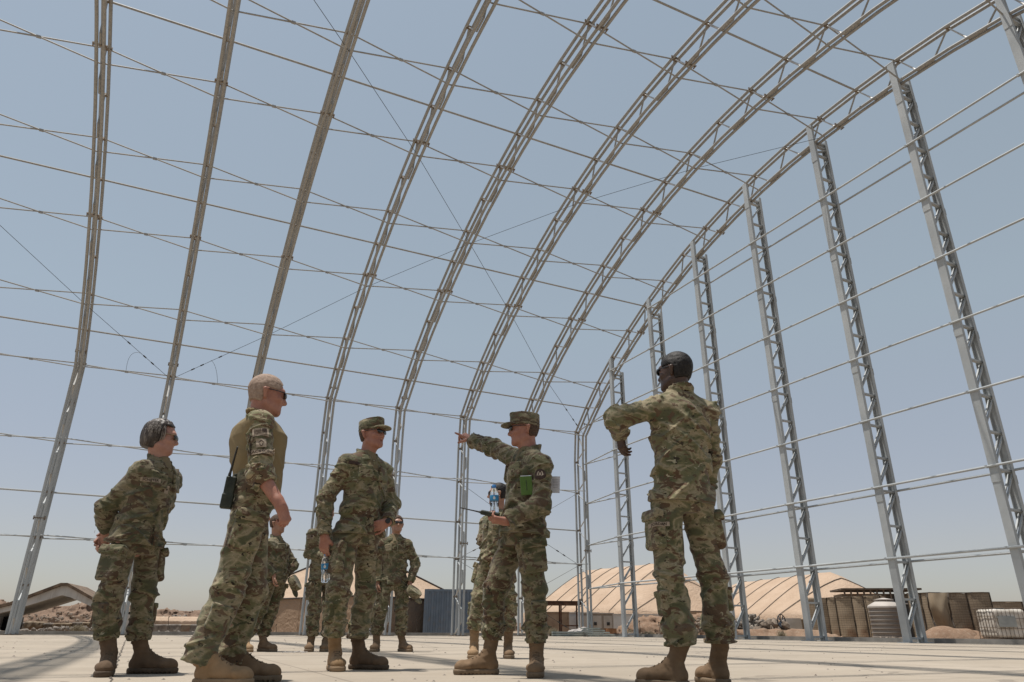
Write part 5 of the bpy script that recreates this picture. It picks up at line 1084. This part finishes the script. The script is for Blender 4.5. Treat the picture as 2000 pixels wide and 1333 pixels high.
POSES["pocketman"] = dict(P=(1.306, 10.056), rz=-0.1292, tf=-35, hf=-35, hd=(-30, 0), J={"head": (0.096, 0.000, 1.564), "nb": (0.100, -0.000, 1.378), "elL": (0.367, 0.120, 1.057), "wrL": (0.273, 0.000, 0.929), "elR": (0.018, -0.150, 1.000), "wrR": (0.126, -0.200, 0.893), "hem": (0.169, -0.000, 0.888), "knR": (0.024, -0.060, 0.497), "knL": (0.150, 0.060, 0.501), "cufR": (-0.092, -0.060, 0.184), "cufL": (0.080, 0.060, 0.177), "heelR": (-0.126, -0.050, 0.000), "toeR": (-0.064, -0.250, 0.000), "heelL": (0.050, 0.060, 0.000), "toeL": (0.164, -0.050, 0.000), "shR": (0.001, -0.141, 1.278), "shL": (0.198, 0.141, 1.278), "hipR": (0.102, -0.078, 0.897), "hipL": (0.211, 0.078, 0.897)}, grip_L=dict(d=(-0.4, -0.1, -0.9), n=(-0.6, 0.4, 0), side=1, c=(35, 38, 42, 46), th=(0.55, 0.4)), grip_R=dict(d=(0.1, 0, -1), n=(0.9, 0, 0), side=1, c=(35, 38, 42, 46), th=(0.55, 0.4)))
POSES["behindpoint"] = dict(P=(3.286, 7.232), rz=-0.4264, tf=-125, hf=-125, hd=(178, 0), J={"head": (0.051, -0.000, 1.678), "nb": (0.065, -0.000, 1.480), "elL": (0.268, -0.100, 1.146), "wrL": (0.129, -0.200, 0.966), "elR": (-0.106, 0.100, 1.187), "wrR": (0.076, -0.100, 0.985), "hem": (0.022, 0.000, 0.951), "knR": (-0.137, 0.020, 0.611), "knL": (0.174, -0.020, 0.612), "cufR": (-0.176, 0.020, 0.263), "cufL": (0.183, -0.000, 0.255), "heelR": (-0.166, 0.100, 0.000), "toeR": (-0.185, -0.200, 0.000), "heelL": (0.176, 0.100, 0.000), "toeL": (0.191, -0.180, 0.000), "shR": (-0.076, 0.099, 1.380), "shL": (0.206, -0.099, 1.380), "hipR": (-0.050, 0.054, 0.974), "hipL": (0.106, -0.054, 0.974)}, grip_R=dict(d=(0.5, -0.3, -0.2), n=(0, 0.3, 0.9), side=1, c=(35, 38, 42, 46), th=(0.55, 0.4)), grip_L=dict(d=(-0.5, -0.3, -0.2), n=(0, 0.3, 0.9), side=1, c=(35, 38, 42, 46), th=(0.55, 0.4)))
# ------------------------------------------------------------------ the people
CAM_O = Vector((0, 0, CAM_H))
def wp(key, px, py, dd=0.0): P0 = POSES[key]["P"]; return at(px, py, hf.x*P0[0]+hf.y*P0[1]+dd)
def surf(root, key, PQ, px, py):
    po = POSES[key]; M_ = Matrix.Translation((po["P"][0], po["P"][1], 0)) @ Matrix.Rotation(po["rz"], 4, 'Z'); Mi = M_.inverted()
    o = Mi @ CAM_O; q = Mi @ at(px, py, 5.0); d = (q-o).normalized(); P, Q = PQ
    # only faces near the line of sight
    rel = P-np.array(o); tt = rel@np.array(d); dist = np.linalg.norm(rel-tt[:, None]*np.array(d), axis=1); m = dist[Q[:, 0]] < .06; q_ = Q[m]
    if not len(q_): return None
    u_, inv = np.unique(q_, return_inverse=True); T_ = BVHTree.FromPolygons([tuple(p) for p in P[u_]], [tuple(int(i) for i in r_) for r_ in inv.reshape(q_.shape)])
    hit = T_.ray_cast(o, d)
    if hit[0] is None: return None
    # mean normal round the hit
    c = hit[0]; n = Vector((0, 0, 0)); 
    for nn in T_.find_nearest_range(c, .035): n += nn[1]*(1 if nn[1].dot(d) < 0 else -1)
    return c, (n.normalized() if n.length > 0 else -d)
def patch(fig, key, px, py, name, w_, h_, mats, upv=(0, 0, 1), use=None, **kw):
    root, jk, PQ = fig[0], fig[1], fig[2]
    s_ = surf(root, key, use[0] if use else PQ, px, py)
    if s_ is None: print("patch missed", key, name); return
    return decal(name, use[0] if use else PQ, s_[0], s_[1], upv, w_, h_, mats, use[1] if use else jk, **kw)
def tr_pq(o):
    me = o.data; P = np.zeros(len(me.vertices)*3, np.float32); me.vertices.foreach_get("co", P); Q = np.zeros(len(me.loops), np.int32); me.loops.foreach_get("vertex_index", Q); return P.reshape(-1, 3).astype(float), Q.reshape(-1, 4)
G1 = "soldiers of the near group"; G2 = "soldiers standing behind the near group"

def arm_up(F_, s_): J = F_[4]; return tuple(unit(J["sh"+s_]-J["el"+s_]))
FW = figure("woman", "woman with a short grey bob, hands clasped behind her back", G1, 0, m_skin2, "bob", False, "square", .93, (1, 1), seed=1.3, vcut=.10, headk=.98, legr=.93, sleeve=1.0)
patch(FW, "woman", 245, 923, "flag_patch", .085, .055, [m_patch_o, m_stitch], arm_up(FW, "R"), shapes=FLAG)
patch(FW, "woman", 227, 941, "round_patch", .085, .085, [m_patchb, m_tape], arm_up(FW, "R"), disc=True, shapes=[[(-.030, .004), (-.016, .018), (.002, .014), (-.004, -.002), (-.022, -.012)]])
patch(FW, "woman", 294, 938, "name_tape", .125, .026, [m_tape, m_stitch], text="SCHIFFER", tsize=.024)
patch(FW, "woman", 325, 957, "rank_tab", .036, .052, [m_tape, m_stitch], shapes=VEE)
FT = figure("tanman", "tall man with cropped sandy hair in a tan shirt, a radio on his belt", G1, 1, m_skin, "buzz", False, "wrap", 1.08, (0, 2), seed=2.1, shirt_only=True, tshirt=False, legr=1.06, blouse=False, headk=1.05, fold=.95)
patch(FT, "tanman", 511, 864, "hook_panel", .135, .125, [m_camo[3], m_stitch], arm_up(FT, "R"), off=.008)
patch(FT, "tanman", 510, 884, "name_tape", .145, .027, [m_tape, m_stitch], arm_up(FT, "R"), text="JACKSON", tsize=.026, off=.015)
patch(FT, "tanman", 510, 867, "rank_tab", .055, .052, [m_tape, m_stitch], arm_up(FT, "R"), shapes=CHEV, off=.013)
patch(FT, "tanman", 509, 846, "flag_patch", .088, .050, [m_tape, m_stitch], arm_up(FT, "R"), shapes=FLAG, off=.012)
FC = figure("centerman", "man in cap with one hand on his hip and a bottle in the other", G1, 2, m_skin, "crop", True, "dark", .97, (0, 1), seed=3.4, vcut=.06, mouth=1, fold=1.1)
patch(FC, "centerman", 640, 926, "round_patch", .06, .06, [m_patchb, m_stitch], arm_up(FC, "R"), disc=True, shapes=[[(-.012, -.012), (.012, -.012), (.014, .010), (0, .018), (-.014, .010)]])
patch(FC, "centerman", 693, 905, "name_tape", .10, .024, [m_patchb, m_stitch])
FP = figure("pointman", "man in cap pointing left with his arm outstretched", G1, 0, m_skin, "crop", True, "dark", 1.02, (2, 2), seed=4.9, fold=1.1)
patch(FP, "pointman", 1055, 927, "round_patch", .080, .080, [m_patchb, m_tape], arm_up(FP, "L"), disc=True, shapes=[[(-.024, -.006), (-.016, .020), (-.006, .024), (-.014, .004), (-.008, -.018)], [(.024, -.006), (.016, .020), (.006, .024), (.014, .004), (.008, -.018)], [(-.006, -.012), (.006, -.012), (.006, .012), (-.006, .012)]])
patch(FP, "pointman", 1001, 921, "rank_tab", .03, .04, [m_camo[0], m_stitch], shapes=[[(-.007, -.008), (.007, -.008), (.007, .008), (-.007, .008)]])
FR = figure("rightman", "man seen from the back at the right with one arm raised and bent", G1, 2, m_skin_d, "black", False, "wrap", .98, (2, 2), seed=5.2, fold=1.25)
FM = figure("capholder", "man farther back facing the camera, holding his cap low", G2, 0, m_skin3, "brown", False, "dark", .97, (2, 2), h=.009, hc=.007, seed=6.1)
FN = figure("armhider", "man half hidden behind the man holding a water bottle low, patch on his sleeve", G2, 0, m_skin3, "brown", False, None, .95, (2, 2), h=.009, hc=.007, seed=7.3)
FL = figure("pocketman", "man mostly hidden behind the tan-shirted man, one hand at his pocket", G2, 3, m_skin3, "brown", False, None, .98, (0, 2), h=.009, hc=.007, seed=8.8)
FO = figure("behindpoint", "dark-haired man in square sunglasses standing half hidden behind the pointing man", G2, 4, m_skin3, "black", False, "dark", .96, (0, 2), h=.008, hc=.0065, seed=9.4)
patch(FN, "armhider", 606, 1049, "flag_patch", .085, .05, [m_tape, m_stitch], arm_up(FN, "R"), shapes=FLAG)
patch(FR, "rightman", 1287, 1024, "name_tape", .115, .024, [m_tape, m_stitch], (0, 0, 1), use=next(((tr_pq(c), c) for c in FR[3].children if c.name.startswith("cargo_pocket") and c.data.vertices[0].co.x < -.0), None), text="JORDAN", tsize=.022)
# wrist watch
J = FC[4]; fa_ = unit(J["wrL"]-J["elL"]); q0 = J["wrL"]-fa_*.004; mb = MB(); a_ = unit(np.cross(fa_, V3(0, 0, 1))); b_ = np.cross(fa_, a_)
mb.tube([Vector(q0+(a_*math.cos(t)+b_*math.sin(t)*.85)*.034) for t in [i*math.pi/10 for i in range(21)]], .0075, 6, False); mb.lathe([(.018, 0), (.02, .006), (.017, .012)], Vector(q0-V3(0, .034, 0)), 16, Matrix.Rotation(R(90), 3, 'X')); mb.build("wrist_watch", m_black, FC[0], True)
# ------------------------------------------------------------------ things held
def clear_plastic():
    M = Mat("clear_plastic", .06, 0, .5); M.b.inputs["Transmission Weight"].default_value = .93; M.b.inputs["IOR"].default_value = 1.12; M.col((.90, .94, .97)); v = M.coord("Object"); M.bump(M.noise(v, 60, 3), .4, .004); return M.m
m_clear = clear_plastic(); m_cap_b = speck("blue_bottle_cap", (.05,.20,.50), (.08,.27,.60), 30, .4); m_label = speck("blue_label", (.03,.17,.36), (.05,.26,.47), 30, .5)
def bottle(label, top, bottom, group, capmat):
    top = Vector(top); bottom = Vector(bottom); ax = top-bottom; L = ax.length; e = empty("water_bottle", bottom); q = ax.to_track_quat('Z', 'Y'); e.rotation_mode = 'QUATERNION'; e.rotation_quaternion = q; tag(e, label, "bottle", group)
    k = L/.205; prof = [(.004,.004),(.026,.0),(.031,.006),(.032,.03),(.0285,.055),(.0285,.07),(.032,.085),(.0325,.10),(.0325,.13),(.031,.145),(.024,.168),(.0135,.183),(.0125,.19)]
    mb = MB(); mb.lathe([(r_*k, z*k) for r_, z in prof], (0, 0, 0), 28); mb.build("bottle_body", m_clear, e, True)
    mb = MB(); mb.lathe([(.0328*k, .088*k), (.0332*k, .09*k), (.0332*k, .126*k), (.0328*k, .128*k)], (0, 0, 0), 28); lb = mb.build("label_band", m_label, e, True)
    mb = MB()
    for a in range(0, 360, 120):     # pale drop on the band and fine print below it
        c_ = Vector((math.cos(R(a)), math.sin(R(a)), 0)); t_ = Vector((-c_.y, c_.x, 0)); pts = []
        for i in range(12): b = i*math.pi/6; pts.append(c_*(.0338*k)+t_*(.0095*k*math.cos(b)*(1 if math.sin(b) < 0 else 1-.8*math.sin(b)))+Vector((0, 0, .105*k+(.010 if math.sin(b) < 0 else .017)*k*math.sin(b))))
        mb.poly(pts, [tuple(range(12))])
    mb.build("drop_mark", m_white, lb)
    mb = MB()
    for a in range(0, 360, 30): c_ = Vector((math.cos(R(a)), math.sin(R(a)), 0)); mb.box(c_*(.0322*k)+Vector((0, 0, .066*k-.0*k)), (.002, .002, .03*k), Matrix.Rotation(R(a), 3, 'Z'))
    mb.build("fine_print", m_black, lb)
    mb = MB(); mb.lathe([(.0145*k, .184*k), (.0152*k, .186*k), (.0152*k, .203*k), (.0135*k, .206*k), (.003*k, .206*k)], (0, 0, 0), 20); mb.build("bottle_cap", capmat, e, True)
hR = POSES["centerman"]["J"]["wrR"]
bottle("water bottle with blue label hanging from the fingers of the hand-on-hip man", wp("centerman", 637, 1080, -.15), wp("centerman", 636, 1138, -.15), "water bottles", m_cap_b)
bottle("water bottle with light blue cap held upright by the pointing man", wp("pointman", 965, 948, -.26), wp("pointman", 966, 1003, -.26), "water bottles", m_cap_b)
def radio(label, c, upv, frontv, s, ant_to, group="hand-held radios"):
    upv = Vector(upv).normalized(); fr = Vector(frontv); fr = (fr-upv*fr.dot(upv)).normalized(); sd = upv.cross(fr); M_ = Matrix((sd, fr, upv)).transposed(); e = empty("radio", c); tag(e, label, "radio", group)
    v = Vol((-.14*s,)*3, (.14*s,)*3, .004); A_ = np.array([sd, fr, upv]); v.box((0, 0, 0), V3(.025, .018, .078)*s, A_, .006, .002); v.box(np.array(-upv*.045*s), V3(.028, .021, .036)*s, A_, .006, .002); v.box(np.array(upv*.083*s+sd*.014*s), V3(.007, .007, .012)*s, A_, .003, .002); v.cone(np.array(upv*.07*s-sd*.014*s), np.array(upv*.092*s-sd*.014*s), .008*s, .008*s, k=.002); v.build("radio_case", speck("olive_black_case", (.02,.024,.018), (.04,.045,.033), 20, .6), e)
    mb = MB(); b = -sd*.0+upv*.085*s-sd*.014*s if False else upv*.08*s+sd*-.014*s; t = Vector(ant_to)-Vector(c); mb.tube([b, b.lerp(t, .3), t], [.0075*s, .0055*s, .0045*s], 8); mb.build("antenna", m_black, e, True)
    mb = MB()
    for i in range(5): mb.box(fr*-.020*s+upv*(.035-.009*i)*s, (.040*s, .003, .003), M_)
    mb.build("speaker_grille", m_rubber, e)
tc = wp("tanman", 447, 962, -.15)
radio("dark radio with a long upright antenna on the belt of the tan-shirted man", tc, (.05, .0, 1), -Vector((POSES["tanman"]["P"][0]+.5, POSES["tanman"]["P"][1], 0)), 1.12, wp("tanman", 464, 873, -.24))
rc = wp("pointman", 957, 1004, -.28)
radio("dark radio with its antenna pointing left in the hand of the pointing man", rc, wp("pointman", 900, 993, -.28)-rc, (0, -.3, 1), .80, wp("pointman", 899, 992, -.28))
def sheetbox(name, label, cat, c, w_, h_, t_, M_, mat, pages=None):
    v = MB(); v.box((0, 0, 0), (w_, t_, h_)); e = empty(name, c); e.rotation_mode = 'QUATERNION'; e.rotation_quaternion = M_.to_quaternion(); tag(e, label, cat); o = v.build("cover" if pages else "sheet", mat, e)
    if pages: v = MB(); v.box((.002, 0, .006), (w_-.006, t_*.7, h_)); v.build("pages", pages, e)
    return e
m_green = speck("green_cover", (.075,.145,.026), (.10,.175,.040), 12, .6); m_paper = speck("white_paper", (.58,.58,.62), (.70,.70,.74), 6, .8)
yaw_ = Matrix.Rotation(ca+R(8), 3, 'Z')
nbk = sheetbox("notebook", "bright green notebook tucked under the arm of the pointing man", "notebook", wp("pointman", 1028, 949, -.215), .080, .125, .016, yaw_ @ Matrix.Rotation(R(-5), 3, 'Y'), m_green, m_paper)
mb = MB()
for i in range(7): mb.box((0, -.0095, .030-.010*i), (.006, .001, .006))
mb.build("dark_lettering", m_black, nbk)
pp = sheetbox("folded_papers", "white folded papers sticking out behind the arm of the pointing man", "papers", wp("pointman", 1083, 947, -.10), .075, .115, .004, Matrix.Rotation(ca-R(12), 3, 'Z') @ Matrix.Rotation(R(3), 3, 'Y'), m_paper)
mb = MB()
for i in range(6): mb.box((.006, -.003, .035-.011*i), (.045-.006*(i % 3), .001, .002))
mb.build("printed_lines", speck("grey_print", (.25,.25,.27), (.35,.35,.37), 30), pp)
# caps carried in the hand
def held_cap(label, c, fdir, updir, mat):
    A_ = np.array(basis(fdir, updir)); e = empty("held_cap", c); tag(e, label, "cap", "caps carried in the hand"); patrol_cap(e, np.zeros(3), A_, mat, .95, "crown"); return e
held_cap("camouflage cap dangling from the hand of the man facing the camera", wp("capholder", 802, 1166, -.06), (.75, -.2, -.62), (.5, -.6, .6), m_camo[0])
held_cap("folded camouflage cap hanging at the pocket of the hidden man on the left", wp("pocketman", 566, 1146, .05), (.45, -.1, -.9), (.8, -.5, .3), m_camo[3])
